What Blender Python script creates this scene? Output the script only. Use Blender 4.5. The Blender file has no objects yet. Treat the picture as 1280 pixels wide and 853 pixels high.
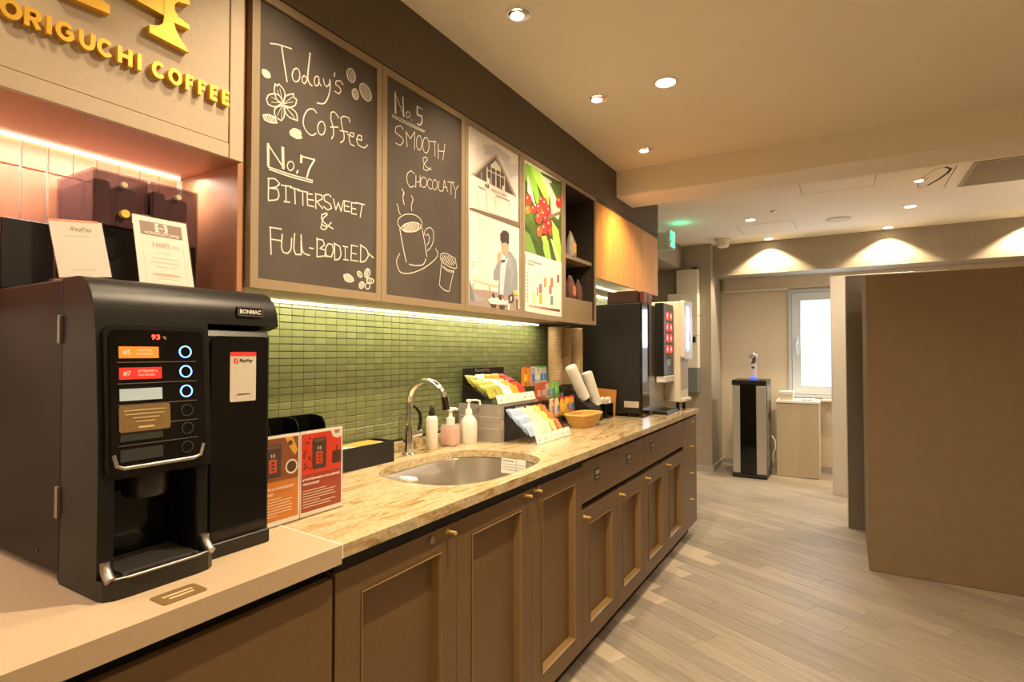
import bpy, bmesh, math, random
from mathutils import Vector, Matrix
random.seed(7)
PI = math.pi
scene = bpy.context.scene
C = scene.collection

# ---------------------------------------------------------------- camera
CAM_H = 1.23
yaw, pit = math.radians(30.77), math.radians(1.23)
fw = Vector((-math.sin(yaw)*math.cos(pit), math.cos(yaw)*math.cos(pit), math.sin(pit)))
cam_d = bpy.data.cameras.new('camera'); cam = bpy.data.objects.new('camera', cam_d); C.objects.link(cam)
cam_d.sensor_width = 36; cam_d.lens = 697.0*36/1280; cam_d.clip_start = 0.02
cam.location = (0, 0, CAM_H); cam.rotation_euler = fw.to_track_quat('-Z', 'Y').to_euler()
scene.camera = cam

# ---------------------------------------------------------------- world, exposure
w = bpy.data.worlds.new('world'); scene.world = w; w.use_nodes = True
w.node_tree.nodes['Background'].inputs[0].default_value = (0.75, 0.85, 1.0, 1)
w.node_tree.nodes['Background'].inputs[1].default_value = 0.6
vs = scene.view_settings
vs.view_transform = 'Standard'; vs.look = 'None'; vs.gamma = 1; vs.exposure = 0.06; vs.use_curve_mapping = False

WARM = (1.0, 0.765, 0.49); WARMER = (1.0, 0.66, 0.36); LEDC = (1.0, 0.88, 0.60); NICHEC = (1.0, 0.80, 0.66)
def spot(loc, target, power, angle, blend=0.6, col=WARM, r=0.03):
    d = bpy.data.lights.new('spot_lamp', 'SPOT'); d.energy = power; d.color = col
    d.spot_size = math.radians(angle); d.spot_blend = blend; d.shadow_soft_size = r
    o = bpy.data.objects.new('spot_lamp', d); C.objects.link(o); o.location = loc
    o.rotation_euler = (Vector(target)-Vector(loc)).to_track_quat('-Z', 'Y').to_euler(); return o
def area(loc, target, sx, sy, power, col, name='strip_lamp'):
    d = bpy.data.lights.new(name, 'AREA'); d.shape = 'RECTANGLE'; d.size = sx; d.size_y = sy; d.energy = power; d.color = col
    o = bpy.data.objects.new(name, d); C.objects.link(o); o.location = loc
    o.rotation_euler = (Vector(target)-Vector(loc)).to_track_quat('-Z', 'Y').to_euler(); return o

ZC = 2.37          # ceiling height
# adjustable spots over the counter, aimed at the upper cabinets
spot((-0.93, 3.046, ZC-0.045), (-1.22, 3.60, 1.50), 52, 64, 0.7, WARM)
for y in (0.15, 0.88, 1.60, 2.32, 3.05):
    spot((-0.93, y, ZC-0.045), (-1.17, y+(0.5 if y > 3 else .02), 1.0), 22 if y > .5 else 17, 92, 0.8, WARM)
# aisle downlights; those behind and right of the camera are added, for brightness
for x, y, p in ((-0.633, 2.328, 72), (-0.40, 1.10, 135), (-0.633, -1.3, 26), (0.9, 1.9, 12), (0.9, -1.5, 7), (2.3, 1.0, 20), (2.3, 2.8, 20), (2.3, -1.0, 20)):
    spot((x, y, ZC-0.03), (x, y, 0), p, 150, 1.0, WARM, 0.022)
# unseen upward lamps, added to brighten the ceiling from off frame and behind the partitions
for x, y, z, p in ((1.7, 0.7, 1.7, 75), (0.9, -1.1, 1.7, 65), (2.2, 4.9, 1.75, 85)):
    spot((x, y, z), (x, y, ZC), p, 165, 1.0, WARM if y < 3 else (1.0, .83, .64), 0.12)
# far zone
for x, y, p in ((-0.677, 5.126, 62), (0.455, 5.285, 46), (0.45, 4.5, 46), (1.6, 5.2, 30), (2.4, 5.2, 30)):
    spot((x, y, ZC-0.03), (x, y, 0), p, 160, 1.0, (1.0, .82, .62), 0.05)
for x, y in ((-0.635, 6.07), (0.356, 6.07), (1.35, 6.07)):
    spot((x, y, ZC-0.03), (x, y+0.03, 0), 62, 118, 0.3, (1.0, 0.78, 0.48), 0.02)
# LED strips under the upper cabinets and in the niche
area((-1.40, 1.78, 1.383), (-1.455, 1.78, 0.9), 1.86, 0.012, 5.5, LEDC)
area((-1.40, 0.10, 1.672), (-1.46, 0.10, 0.9), 1.38, 0.014, 7, NICHEC)
area((-1.36, 3.6, 1.660), (-1.40, 3.6, 0.9), 1.15, 0.014, 4, (1.0, 0.86, 0.6))
area((-0.15, 6.62, 1.3), (-0.15, 0, 1.0), 0.5, 0.9, 14, (0.62, 0.80, 1.0), 'window_daylight')

# ---------------------------------------------------------------- materials
MT = {}
def _m(name):
    m = bpy.data.materials.new(name); m.use_nodes = True
    nt = m.node_tree; return m, nt, nt.nodes['Principled BSDF']
def mat(name, col, rough=0.5, metal=0.0, var=0.0, vscale=40, bump=0.0, bscale=200, trans=0.0, alpha=1.0, coat=0.0, emit=None, es=0.0, spec=0.5, rnd=0.0, stretch=(1, 1, 1), ior=1.45):
    if name in MT: return MT[name]
    m, nt, b = _m(name); N, L = nt.nodes, nt.links
    b.inputs['Base Color'].default_value = (*col, 1); b.inputs['Roughness'].default_value = rough
    b.inputs['Metallic'].default_value = metal; b.inputs['Transmission Weight'].default_value = trans
    b.inputs['Alpha'].default_value = alpha; b.inputs['Coat Weight'].default_value = coat
    b.inputs['Specular IOR Level'].default_value = spec; b.inputs['IOR'].default_value = ior
    if emit: b.inputs['Emission Color'].default_value = (*emit, 1); b.inputs['Emission Strength'].default_value = es
    tc = N.new('ShaderNodeTexCoord'); mp = N.new('ShaderNodeMapping'); mp.inputs['Scale'].default_value = stretch
    L.new(tc.outputs['Object'], mp.inputs['Vector'])
    if var or rnd:
        base = N.new('ShaderNodeHueSaturation'); base.inputs['Color'].default_value = (*col, 1)
        if var:
            n = N.new('ShaderNodeTexNoise'); n.inputs['Scale'].default_value = vscale; n.inputs['Detail'].default_value = 5
            L.new(mp.outputs[0], n.inputs['Vector'])
            r = N.new('ShaderNodeMapRange'); r.inputs['From Min'].default_value = .25; r.inputs['From Max'].default_value = .75
            r.inputs['To Min'].default_value = 1-var; r.inputs['To Max'].default_value = 1+var
            L.new(n.outputs['Fac'], r.inputs['Value'])
            last = r.outputs[0]
        if rnd:
            oi = N.new('ShaderNodeObjectInfo'); gi = N.new('ShaderNodeNewGeometry')
            ad = N.new('ShaderNodeMath'); ad.operation = 'ADD'; L.new(oi.outputs['Random'], ad.inputs[0]); L.new(gi.outputs['Random Per Island'], ad.inputs[1])
            fr = N.new('ShaderNodeMath'); fr.operation = 'FRACT'; L.new(ad.outputs[0], fr.inputs[0])
            r2 = N.new('ShaderNodeMapRange'); r2.inputs['To Min'].default_value = 1-rnd; r2.inputs['To Max'].default_value = 1+rnd
            L.new(fr.outputs[0], r2.inputs['Value'])
            if var:
                mu = N.new('ShaderNodeMath'); mu.operation = 'MULTIPLY'; L.new(last, mu.inputs[0]); L.new(r2.outputs[0], mu.inputs[1]); last = mu.outputs[0]
            else: last = r2.outputs[0]
        L.new(last, base.inputs['Value']); L.new(base.outputs[0], b.inputs['Base Color'])
    if bump:
        n2 = N.new('ShaderNodeTexNoise'); n2.inputs['Scale'].default_value = bscale; n2.inputs['Detail'].default_value = 3
        L.new(mp.outputs[0], n2.inputs['Vector'])
        bp = N.new('ShaderNodeBump'); bp.inputs['Strength'].default_value = bump; bp.inputs['Distance'].default_value = 0.002
        L.new(n2.outputs['Fac'], bp.inputs['Height']); L.new(bp.outputs[0], b.inputs['Normal'])
    MT[name] = m; return m
def ramp(nt, stops):
    r = nt.nodes.new('ShaderNodeValToRGB'); e = r.color_ramp.elements
    e[0].position, e[0].color = stops[0][0], (*stops[0][1], 1); e[1].position, e[1].color = stops[-1][0], (*stops[-1][1], 1)
    for p, c in stops[1:-1]:
        k = e.new(p); k.color = (*c, 1)
    return r
def grain_mat(name, stops, scale=(30, 30, 2), ns=3, rough=0.45, rnd=0.0, dist=0.6, bump=0.1, rot=(0, 0, 0)):
    m, nt, b = _m(name); N, L = nt.nodes, nt.links
    tc = N.new('ShaderNodeTexCoord'); mp = N.new('ShaderNodeMapping'); mp.inputs['Scale'].default_value = scale; mp.inputs['Rotation'].default_value = rot
    L.new(tc.outputs['Object'], mp.inputs['Vector'])
    vec = mp.outputs[0]
    if rnd:
        oi = N.new('ShaderNodeObjectInfo'); ad = N.new('ShaderNodeVectorMath'); ad.operation = 'SCALE'; ad.inputs[0].default_value = (37, 51, 23)
        gi = N.new('ShaderNodeNewGeometry'); sm = N.new('ShaderNodeMath'); sm.operation = 'ADD'
        L.new(oi.outputs['Random'], sm.inputs[0]); L.new(gi.outputs['Random Per Island'], sm.inputs[1]); L.new(sm.outputs[0], ad.inputs['Scale'])
        a2 = N.new('ShaderNodeVectorMath'); L.new(vec, a2.inputs[0]); L.new(ad.outputs[0], a2.inputs[1]); vec = a2.outputs[0]
    n = N.new('ShaderNodeTexNoise'); n.inputs['Scale'].default_value = ns; n.inputs['Detail'].default_value = 7; n.inputs['Distortion'].default_value = dist; n.inputs['Roughness'].default_value = .62
    L.new(vec, n.inputs['Vector']); r = ramp(nt, stops); L.new(n.outputs['Fac'], r.inputs[0]); out = r.outputs[0]
    if rnd:
        fr = N.new('ShaderNodeMath'); fr.operation = 'FRACT'; L.new(sm.outputs[0], fr.inputs[0])
        mr = N.new('ShaderNodeMapRange'); mr.inputs['To Min'].default_value = 1-rnd; mr.inputs['To Max'].default_value = 1+rnd; L.new(fr.outputs[0], mr.inputs['Value'])
        hs = N.new('ShaderNodeHueSaturation'); L.new(out, hs.inputs['Color']); L.new(mr.outputs[0], hs.inputs['Value']); out = hs.outputs[0]
    L.new(out, b.inputs['Base Color']); b.inputs['Roughness'].default_value = rough
    bp = N.new('ShaderNodeBump'); bp.inputs['Strength'].default_value = bump; bp.inputs['Distance'].default_value = 0.002
    L.new(n.outputs['Fac'], bp.inputs['Height']); L.new(bp.outputs[0], b.inputs['Normal'])
    MT[name] = m; return m
def print_mat():
    m, nt, b = _m('printed_paper'); a = nt.nodes.new('ShaderNodeAttribute'); a.attribute_name = 'ink'
    nt.links.new(a.outputs['Color'], b.inputs['Base Color']); b.inputs['Roughness'].default_value = .45; MT['print'] = m; return m
PRINT = print_mat()

ceil_m = mat('ceiling_paint', (.87, .80, .68), .85, bump=.12, bscale=260)
soffit_m = mat('dark_bulkhead_laminate', (.115, .085, .048), .6, var=.06, vscale=60, bump=.15, bscale=400)
taupe_m = mat('taupe_wallpaper', (.36, .31, .24), .8, var=.05, vscale=30, bump=.3, bscale=350)
beige_m = mat('beige_wallpaper', (.66, .57, .44), .8, var=.04, vscale=30, bump=.3, bscale=350)
cream_m = mat('cream_paint', (.70, .64, .54), .7)
part_m = mat('beige_partition_fabric', (.25, .18, .108), .75, var=.05, vscale=12, bump=.3, bscale=500)
partshade_m = mat('shaded_partition_laminate', (.20, .175, .145), .7, var=.04, bump=.2, bscale=400)  # partition colour darkened to hold the shade on its face
frame_m = mat('khaki_laminate', (.31, .235, .145), .5, var=.05, vscale=80, bump=.2, bscale=500)
signface_m = mat('sign_panel_laminate', (.52, .42, .30), .5, var=.05, vscale=90, bump=.25, bscale=500)
cab_m = mat('bronze_brown_laminate', (.155, .092, .038), .42, var=.05, vscale=90, bump=.15, bscale=500)
litmould_m = mat('lit_bronze_moulding', (.27, .168, .066), .30)  # cabinet bronze lightened; the light caught by the edges is in the colour
niche_m = mat('reddish_brown_laminate', (.42, .20, .105), .5, var=.05, vscale=60, bump=.15, bscale=400)
black_m = mat('black_gap', (.008, .007, .006), .7)
gold_m = mat('brushed_brass', (.85, .58, .18), .38, .35)
goldface_m = mat('gold_sign_face', (.78, .47, .05), .40, .3)
chrome_m = mat('chrome', (.80, .80, .80), .08, 1.0)
steel_m = mat('brushed_steel', (.66, .62, .56), .30, 1.0, bump=.08, bscale=60, stretch=(1, 40, 1))
steelf_m = mat('satin_steel', (.42, .40, .38), .38, 1.0)
chalkb_m = mat('chalkboard', (.080, .065, .053), .75, var=.22, vscale=5, bump=.1, bscale=300)
chalk_m = mat('chalk', (.70, .66, .58), .95, var=.18, vscale=500)
blk_m = mat('black_plastic', (.014, .013, .012), .35, bump=.15, bscale=900)
blkg_m = mat('black_gloss', (.004, .004, .004), .10)
mside_m = mat('dark_painted_steel', (.020, .009, .007), .42, .0, spec=.22, bump=.08, bscale=300)
mtop_m = mat('charcoal_plastic', (.010, .0095, .009), .34, spec=.32, bump=.12, bscale=900)
white_m = mat('white_plastic', (.82, .80, .76), .4)
offw_m = mat('warm_white_plastic', (.74, .68, .56), .4)
paper_m = mat('white_paper', (.86, .83, .78), .7)
acryl_m = mat('clear_acrylic', (.97, .97, .97), .03, trans=1.0, alpha=.34, ior=1.3)
smoke_m = mat('smoked_acrylic', (.13, .06, .07), .06, alpha=.46, coat=.3)
ridge_m = mat('grout_olive', (.085, .075, .035), .8)
tile_m = mat('olive_glazed_tile', (.20, .225, .098), .22, rnd=.10, var=.06, vscale=30, bump=.05, bscale=60, coat=.2)
pink_m = mat('terracotta_glazed_tile', (.52, .22, .13), .42, rnd=.08, var=.16, vscale=14, bump=.15, bscale=30)
grout_m = mat('pale_grout', (.88, .82, .76), .8)
ctop_m = mat('beige_solid_surface', (.52, .40, .27), .35, var=.03, vscale=200)
fgrout_m = mat('floor_joint', (.56, .47, .36), .8)
kraft_m = mat('kraft_paper', (.66, .47, .27), .7)
ridgew_m = mat('wicker', (.70, .43, .12), .55, var=.15, vscale=120)
led_m = mat('led_strip', (1, .9, .6), .5, emit=(1.0, .88, .55), es=9)
lamp_m = mat('lamp_lens', (1, .9, .7), .5, emit=(1.0, .82, .55), es=14)
red_m = mat('red_lit_button', (.8, .05, .05), .3, emit=(1.0, .05, .06), es=.9)
blue_m = mat('blue_ring_light', (.1, .2, 1), .3, emit=(.10, .25, 1.0), es=6)
digit_m = mat('red_digit', (1, .05, .02), .3, emit=(1.0, .04, .02), es=6)
whiteprint_m = mat('white_print', (.85, .83, .80), .6)
green_m = mat('green_exit_light', (.1, .8, .5), .3, emit=(.05, .85, .42), es=2.2)
plank_m = grain_mat('oak_vinyl_plank', [(.25, (.29, .245, .195)), (.5, (.37, .32, .26)), (.75, (.44, .39, .32))], scale=(1.2, 14, 4), ns=4, rough=.42, rnd=.13, bump=.12)
woodp_m = grain_mat('honey_veneer', [(.25, (.54, .22, .035)), (.5, (.72, .33, .055)), (.8, (.82, .43, .09))], scale=(20, 20, 1.3), ns=2.2, rough=.4, bump=.05)
def granite():
    m, nt, b = _m('veined_granite'); N, L = nt.nodes, nt.links
    tc = N.new('ShaderNodeTexCoord'); mp = N.new('ShaderNodeMapping'); mp.inputs['Scale'].default_value = (11, 2.4, 11); mp.inputs['Rotation'].default_value = (0, 0, .35)
    L.new(tc.outputs['Object'], mp.inputs['Vector'])
    n = N.new('ShaderNodeTexNoise'); n.inputs['Scale'].default_value = 2.3; n.inputs['Detail'].default_value = 12; n.inputs['Distortion'].default_value = 1.2; n.inputs['Roughness'].default_value = .68
    L.new(mp.outputs[0], n.inputs['Vector'])
    r = ramp(nt, [(.27, (.17, .11, .05)), (.40, (.41, .27, .11)), (.49, (.55, .43, .25)), (.57, (.60, .49, .31)), (.66, (.44, .36, .21)), (.78, (.25, .23, .14))]); L.new(n.outputs['Fac'], r.inputs[0])
    n2 = N.new('ShaderNodeTexNoise'); n2.inputs['Scale'].default_value = 90; n2.inputs['Detail'].default_value = 6; L.new(tc.outputs['Object'], n2.inputs['Vector'])
    mr = N.new('ShaderNodeMapRange'); mr.inputs['From Min'].default_value = .3; mr.inputs['From Max'].default_value = .7; mr.inputs['To Min'].default_value = .78; mr.inputs['To Max'].default_value = 1.15; L.new(n2.outputs['Fac'], mr.inputs['Value'])
    hs = N.new('ShaderNodeHueSaturation'); L.new(r.outputs[0], hs.inputs['Color']); L.new(mr.outputs[0], hs.inputs['Value']); L.new(hs.outputs[0], b.inputs['Base Color'])
    b.inputs['Roughness'].default_value = .16; return m
granite_m = granite()

# ---------------------------------------------------------------- mesh helpers
ORG = {}
def tag(o, label=None, cat=None, group=None, kind=None):
    if label: o['label'] = label
    if cat: o['category'] = cat
    if group: o['group'] = group
    if kind: o['kind'] = kind
    return o
def thing(name, label, cat, loc=(0, 0, 0), group=None, rotz=0):
    o = bpy.data.objects.new(name, None); C.objects.link(o); o.location = loc; o.rotation_euler = (0, 0, rotz)
    o.empty_display_size = .02; ORG[o.name] = Vector(loc); return tag(o, label, cat, group)
def obj(name, bm, m, parent=None, smooth=False, local=False, label=None):
    """bm in world coordinates (or the thing's own coordinates when local)"""
    me = bpy.data.meshes.new(name)
    if parent is not None:
        org = ORG[parent.name]
        if not local: bm.transform(Matrix.Translation(-org))
    bm.normal_update(); bm.to_mesh(me); bm.free()
    for q in (m if isinstance(m, (list, tuple)) else [m]): me.materials.append(q)
    if smooth:
        for p in me.polygons: p.use_smooth = True
        if hasattr(me, 'set_sharp_from_angle'): me.set_sharp_from_angle(angle=math.radians(smooth if smooth > 1 else 40))
    o = bpy.data.objects.new(name, me); C.objects.link(o)
    if parent is not None: o.parent = parent; ORG[o.name] = ORG[parent.name]
    else: ORG[o.name] = Vector((0, 0, 0))
    if label: o['label'] = label
    return o
def solo(name, bm, m, label, cat, loc, group=None, smooth=False, rot=None):
    """a thing that is one mesh, origin at loc, bm in world coordinates"""
    bm.transform(Matrix.Translation(-Vector(loc)))
    o = obj(name, bm, m, None, smooth); o.location = loc
    return tag(o, label, cat, group)
def struct(name, bm, m, parent=None, smooth=False):
    o = obj(name, bm, m, parent, smooth)
    if parent is None: o['kind'] = 'structure'
    return o
def dup(root, loc=None, rotz=None, label=None, group=None):
    r = root.copy(); C.objects.link(r)
    if loc is not None: r.location = loc
    if rotz is not None: r.rotation_euler[2] = rotz
    if label: r['label'] = label
    if group: r['group'] = group
    ORG[r.name] = Vector(r.location)
    for ch in list(root.children):
        c = ch.copy(); C.objects.link(c); c.parent = r
        for g in ch.children:
            d = g.copy(); C.objects.link(d); d.parent = c
    return r
def B(): return bmesh.new()
def bx(bm, x0, x1, y0, y1, z0, z1, bev=0.0, seg=1):
    r = bmesh.ops.create_cube(bm, size=1)
    vs_ = r['verts']
    for v in vs_: v.co = Vector(((x0+x1)/2+v.co.x*(x1-x0), (y0+y1)/2+v.co.y*(y1-y0), (z0+z1)/2+v.co.z*(z1-z0)))
    if bev:
        es = list({e for v in vs_ for e in v.link_edges})
        bmesh.ops.bevel(bm, geom=es, offset=bev, segments=seg, affect='EDGES', profile=.5)
    return bm
def box(x0, x1, y0, y1, z0, z1, bev=0.0, seg=1): return bx(B(), x0, x1, y0, y1, z0, z1, bev, seg)
def cyl(bm, p0, p1, r0, r1=None, n=20, cap=True):
    r1 = r0 if r1 is None else r1
    p0, p1 = Vector(p0), Vector(p1); d = p1-p0
    q = d.to_track_quat('Z', 'Y').to_matrix().to_4x4()
    bmesh.ops.create_cone(bm, cap_ends=cap, cap_tris=False, segments=n, radius1=max(r0, 1e-5), radius2=max(r1, 1e-5), depth=d.length,
                          matrix=Matrix.Translation((p0+p1)/2) @ q)
    return bm
def lathe(bm, prof, c, n=24, cap=True, sx=1, sy=1):
    rings = []
    for r, z in prof:
        rings.append([bm.verts.new((c[0]+r*math.cos(2*PI*i/n)*sx, c[1]+r*math.sin(2*PI*i/n)*sy, c[2]+z)) for i in range(n)])
    for a, b in zip(rings, rings[1:]):
        for i in range(n): bm.faces.new((a[i], a[(i+1) % n], b[(i+1) % n], b[i]))
    if cap:
        if prof[0][0] > 1e-5: bm.faces.new(rings[0][::-1])
        if prof[-1][0] > 1e-5: bm.faces.new(rings[-1])
    return bm
def tube(bm, pts, r, n=12, cap=True, radii=None):
    pts = [Vector(p) for p in pts]; rings = []; up = Vector((0, 0, 1))
    t0 = (pts[1]-pts[0]).normalized()
    if abs(t0.dot(up)) > .9: up = Vector((0, 1, 0))
    nrm = (up-t0*up.dot(t0)).normalized()
    for i, p in enumerate(pts):
        t = ((pts[min(i+1, len(pts)-1)]-pts[max(i-1, 0)])).normalized()
        nrm = (nrm-t*nrm.dot(t)).normalized(); bn = t.cross(nrm); rr = radii[i] if radii else r
        rings.append([bm.verts.new(p+(nrm*math.cos(2*PI*k/n)+bn*math.sin(2*PI*k/n))*rr) for k in range(n)])
    for a, b in zip(rings, rings[1:]):
        for k in range(n): bm.faces.new((a[k], a[(k+1) % n], b[(k+1) % n], b[k]))
    if cap: bm.faces.new(rings[0][::-1]); bm.faces.new(rings[-1])
    return bm
def prism(bm, poly, axis, a0, a1):
    """extrude a 2D outline along an axis; poly = (u,v) in the other two axes in xyz order"""
    def P3(u, v, a): return {'x': (a, u, v), 'y': (u, a, v), 'z': (u, v, a)}[axis]
    lo = [bm.verts.new(P3(u, v, a0)) for u, v in poly]; hi = [bm.verts.new(P3(u, v, a1)) for u, v in poly]
    n = len(poly)
    fs = [bm.faces.new(lo), bm.faces.new(hi)]
    for i in range(n): fs.append(bm.faces.new((lo[i], lo[(i+1) % n], hi[(i+1) % n], hi[i])))
    bmesh.ops.recalc_face_normals(bm, faces=fs); return bm
def rrect(x0, x1, y0, y1, r, n=5):
    o = []
    for cx, cy, a in ((x1-r, y1-r, 0), (x0+r, y1-r, PI/2), (x0+r, y0+r, PI), (x1-r, y0+r, 1.5*PI)):
        for i in range(n+1): t = a+PI/2*i/n; o.append((cx+r*math.cos(t), cy+r*math.sin(t)))
    return o
def ring_prism(bm, outer, inner, axis, a0, a1):
    def P3(u, v, a): return {'x': (a, u, v), 'y': (u, a, v), 'z': (u, v, a)}[axis]
    R = [[bm.verts.new(P3(u, v, a)) for u, v in pl] for pl, a in ((outer, a0), (outer, a1), (inner, a1), (inner, a0))]
    n = len(outer); fs = []
    for k in range(4):
        A_, B_ = R[k], R[(k+1) % 4]
        for i in range(n): fs.append(bm.faces.new((A_[i], A_[(i+1) % n], B_[(i+1) % n], B_[i])))
    bmesh.ops.recalc_face_normals(bm, faces=fs); return bm
def picture(name, layers, parent, M=None, dx=.00025, local=False, label=None):
    """flat print: coloured outlines in (u,v), stacked a hair apart; M maps (depth,u,v) to place"""
    me = bpy.data.meshes.new(name); V = []; F = []; cols = []
    M = M or Matrix.Identity(4)
    org = Vector((0, 0, 0)) if (parent is None or local) else ORG[parent.name]
    for i, (col, pts) in enumerate(layers):
        s = len(V)
        for u, v in pts: V.append(M @ Vector((dx*i, u, v))-org)
        F.append(tuple(range(s, s+len(pts)))); cols.append(col)
    me.from_pydata(V, [], F)
    at = me.color_attributes.new('ink', 'FLOAT_COLOR', 'CORNER')
    for p, c in zip(me.polygons, cols):
        for li in p.loop_indices: at.data[li].color = (*c, 1)
    me.materials.append(PRINT)
    o = bpy.data.objects.new(name, me); C.objects.link(o)
    if parent is not None: o.parent = parent; ORG[o.name] = ORG[parent.name]
    if label: o['label'] = label
    return o
def rc(x0, x1, y0, y1): return [(x0, y0), (x1, y0), (x1, y1), (x0, y1)]
def ellp(cx, cy, a, b, n=14): return [(cx+a*math.cos(2*PI*i/n), cy+b*math.sin(2*PI*i/n)) for i in range(n)]
def text_bm(body, width, depth=0.0, height=None, bold=0.0, space=1.0):
    cu = bpy.data.curves.new('lettering', 'FONT'); cu.body = body; cu.size = 1; cu.extrude = 0; cu.offset = bold; cu.space_character = space
    cu.align_x = 'CENTER'; cu.align_y = 'CENTER'; cu.resolution_u = 3
    o = bpy.data.objects.new('lettering', cu); C.objects.link(o)
    dg = bpy.context.evaluated_depsgraph_get(); me = bpy.data.meshes.new_from_object(o.evaluated_get(dg))
    bpy.data.objects.remove(o); bpy.data.curves.remove(cu)
    bm = B(); bm.from_mesh(me); bpy.data.meshes.remove(me)
    if not bm.verts: return bm
    xs = [v.co.x for v in bm.verts]; ys = [v.co.y for v in bm.verts]
    w_, h_ = max(xs)-min(xs), max(ys)-min(ys); cx, cy = (max(xs)+min(xs))/2, (max(ys)+min(ys))/2
    sx = width/w_; sy = (height/h_) if height else sx
    for v in bm.verts: v.co = Vector(((v.co.x-cx)*sx, (v.co.y-cy)*sy, 0))
    if depth:
        r = bmesh.ops.extrude_face_region(bm, geom=list(bm.faces))
        for e in r['geom']:
            if isinstance(e, bmesh.types.BMVert): e.co.z += depth
        bmesh.ops.recalc_face_normals(bm, faces=list(bm.faces))
    return bm
# local text frame (x right, y up, z out) -> facing +x / +y-negative / up
FX = Matrix(((0, 0, 1, 0), (1, 0, 0, 0), (0, 1, 0, 0), (0, 0, 0, 1)))
def text(name, body, width, m, parent, at, depth=0.0, height=None, R=FX, bold=0.0, local=False, space=1.0):
    bm = text_bm(body, width, depth, height, bold, space)
    bm.transform(Matrix.Translation(at) @ R); return obj(name, bm, m, parent, local=local)
def strokes(name, data, parent, x, m):
    bm = B()
    k = 0
    for wd, pts in data:
        P0 = [Vector(p) for p in pts]; P_ = [P0[0]]; k += 1; xx = x+.00005*(k % 9)
        for i in range(len(P0)-1):       # round off gentle bends, keep sharp corners
            a, b = P0[i], P0[i+1]; pa = P0[i-1] if i else None; nb = P0[i+2] if i+2 < len(P0) else None
            ta = (b-pa)/2 if pa is not None and (a-pa).length > 1e-6 and (a-pa).angle(b-a, 0) < 1.0 else (b-a)
            tb = (nb-a)/2 if nb is not None and (nb-b).length > 1e-6 and (b-a).angle(nb-b, 0) < 1.0 else (b-a)
            for s in ((.33, .67, 1) if len(P0) > 2 else (1,)):
                P_.append(a*(2*s**3-3*s*s+1)+b*(3*s*s-2*s**3)+ta*(s**3-2*s*s+s)+tb*(s**3-s*s))
        Q = [P_[0]]
        for q in P_[1:]:
            if (q-Q[-1]).length > 4e-4: Q.append(q)
        if len(Q) < 2: continue
        runs = [[Q[0], Q[1]]]
        for q in Q[2:]:          # start a new ribbon at sharp corners
            r = runs[-1]; u, v = (r[-1]-r[-2]).normalized(), (q-r[-1]).normalized()
            if u.dot(v) < .45: runs.append([r[-1], q])
            else: r.append(q)
        for ri, r in enumerate(runs):
            xr = xx+.00001*(ri % 4); E = []
            for i, p in enumerate(r):
                d = (r[min(i+1, len(r)-1)]-r[max(i-1, 0)]).normalized(); n = Vector((-d.y, d.x))*wd/2
                if i == 0: p = p-d*wd*.3
                if i == len(r)-1: p = p+d*wd*.3
                E.append((bm.verts.new((xr, (p-n).x, (p-n).y)), bm.verts.new((xr, (p+n).x, (p+n).y))))
            for a, b in zip(E, E[1:]): bm.faces.new((a[0], b[0], b[1], a[1]))
    return obj(name, bm, m, parent)

GLYPH = {'H': [[(-.42, -.5), (-.42, .5)], [(.42, -.5), (.42, .5)], [(-.42, 0), (.42, 0)]], 'I': [[(0, -.5), (0, .5)]],
         'O': [[(.44*math.cos(i*PI/9), .41*math.sin(i*PI/9)) for i in range(19)]],
         'C': [[(.46*math.cos(i*PI/9+.75), .41*math.sin(i*PI/9+.75)) for i in range(15)]],
         'G': [[(.46*math.cos(i*PI/9+.75), .41*math.sin(i*PI/9+.75)) for i in range(14)]+[(.40, -.22), (.40, .0)], [(.06, .0), (.47, .0)]],
         'U': [[(-.40, .5), (-.40, -.08)]+[(.40*math.cos(PI+i*PI/8), -.08+.34*math.sin(PI+i*PI/8)) for i in range(1, 8)]+[(.40, -.08), (.40, .5)]],
         'R': [[(-.38, -.5), (-.38, .5)], [(-.38, .41), (.12, .41), (.32, .34), (.38, .18), (.32, .02), (.12, -.05), (-.38, -.05)], [(.0, -.05), (.38, -.5)]],
         'F': [[(-.36, -.5), (-.36, .5)], [(-.36, .41), (.42, .41)], [(-.36, -.02), (.34, -.02)]],
         'E': [[(-.36, -.5), (-.36, .5)], [(-.36, .41), (.42, .41)], [(-.36, .0), (.36, .0)], [(-.36, -.41), (.42, -.41)]]}
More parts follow.
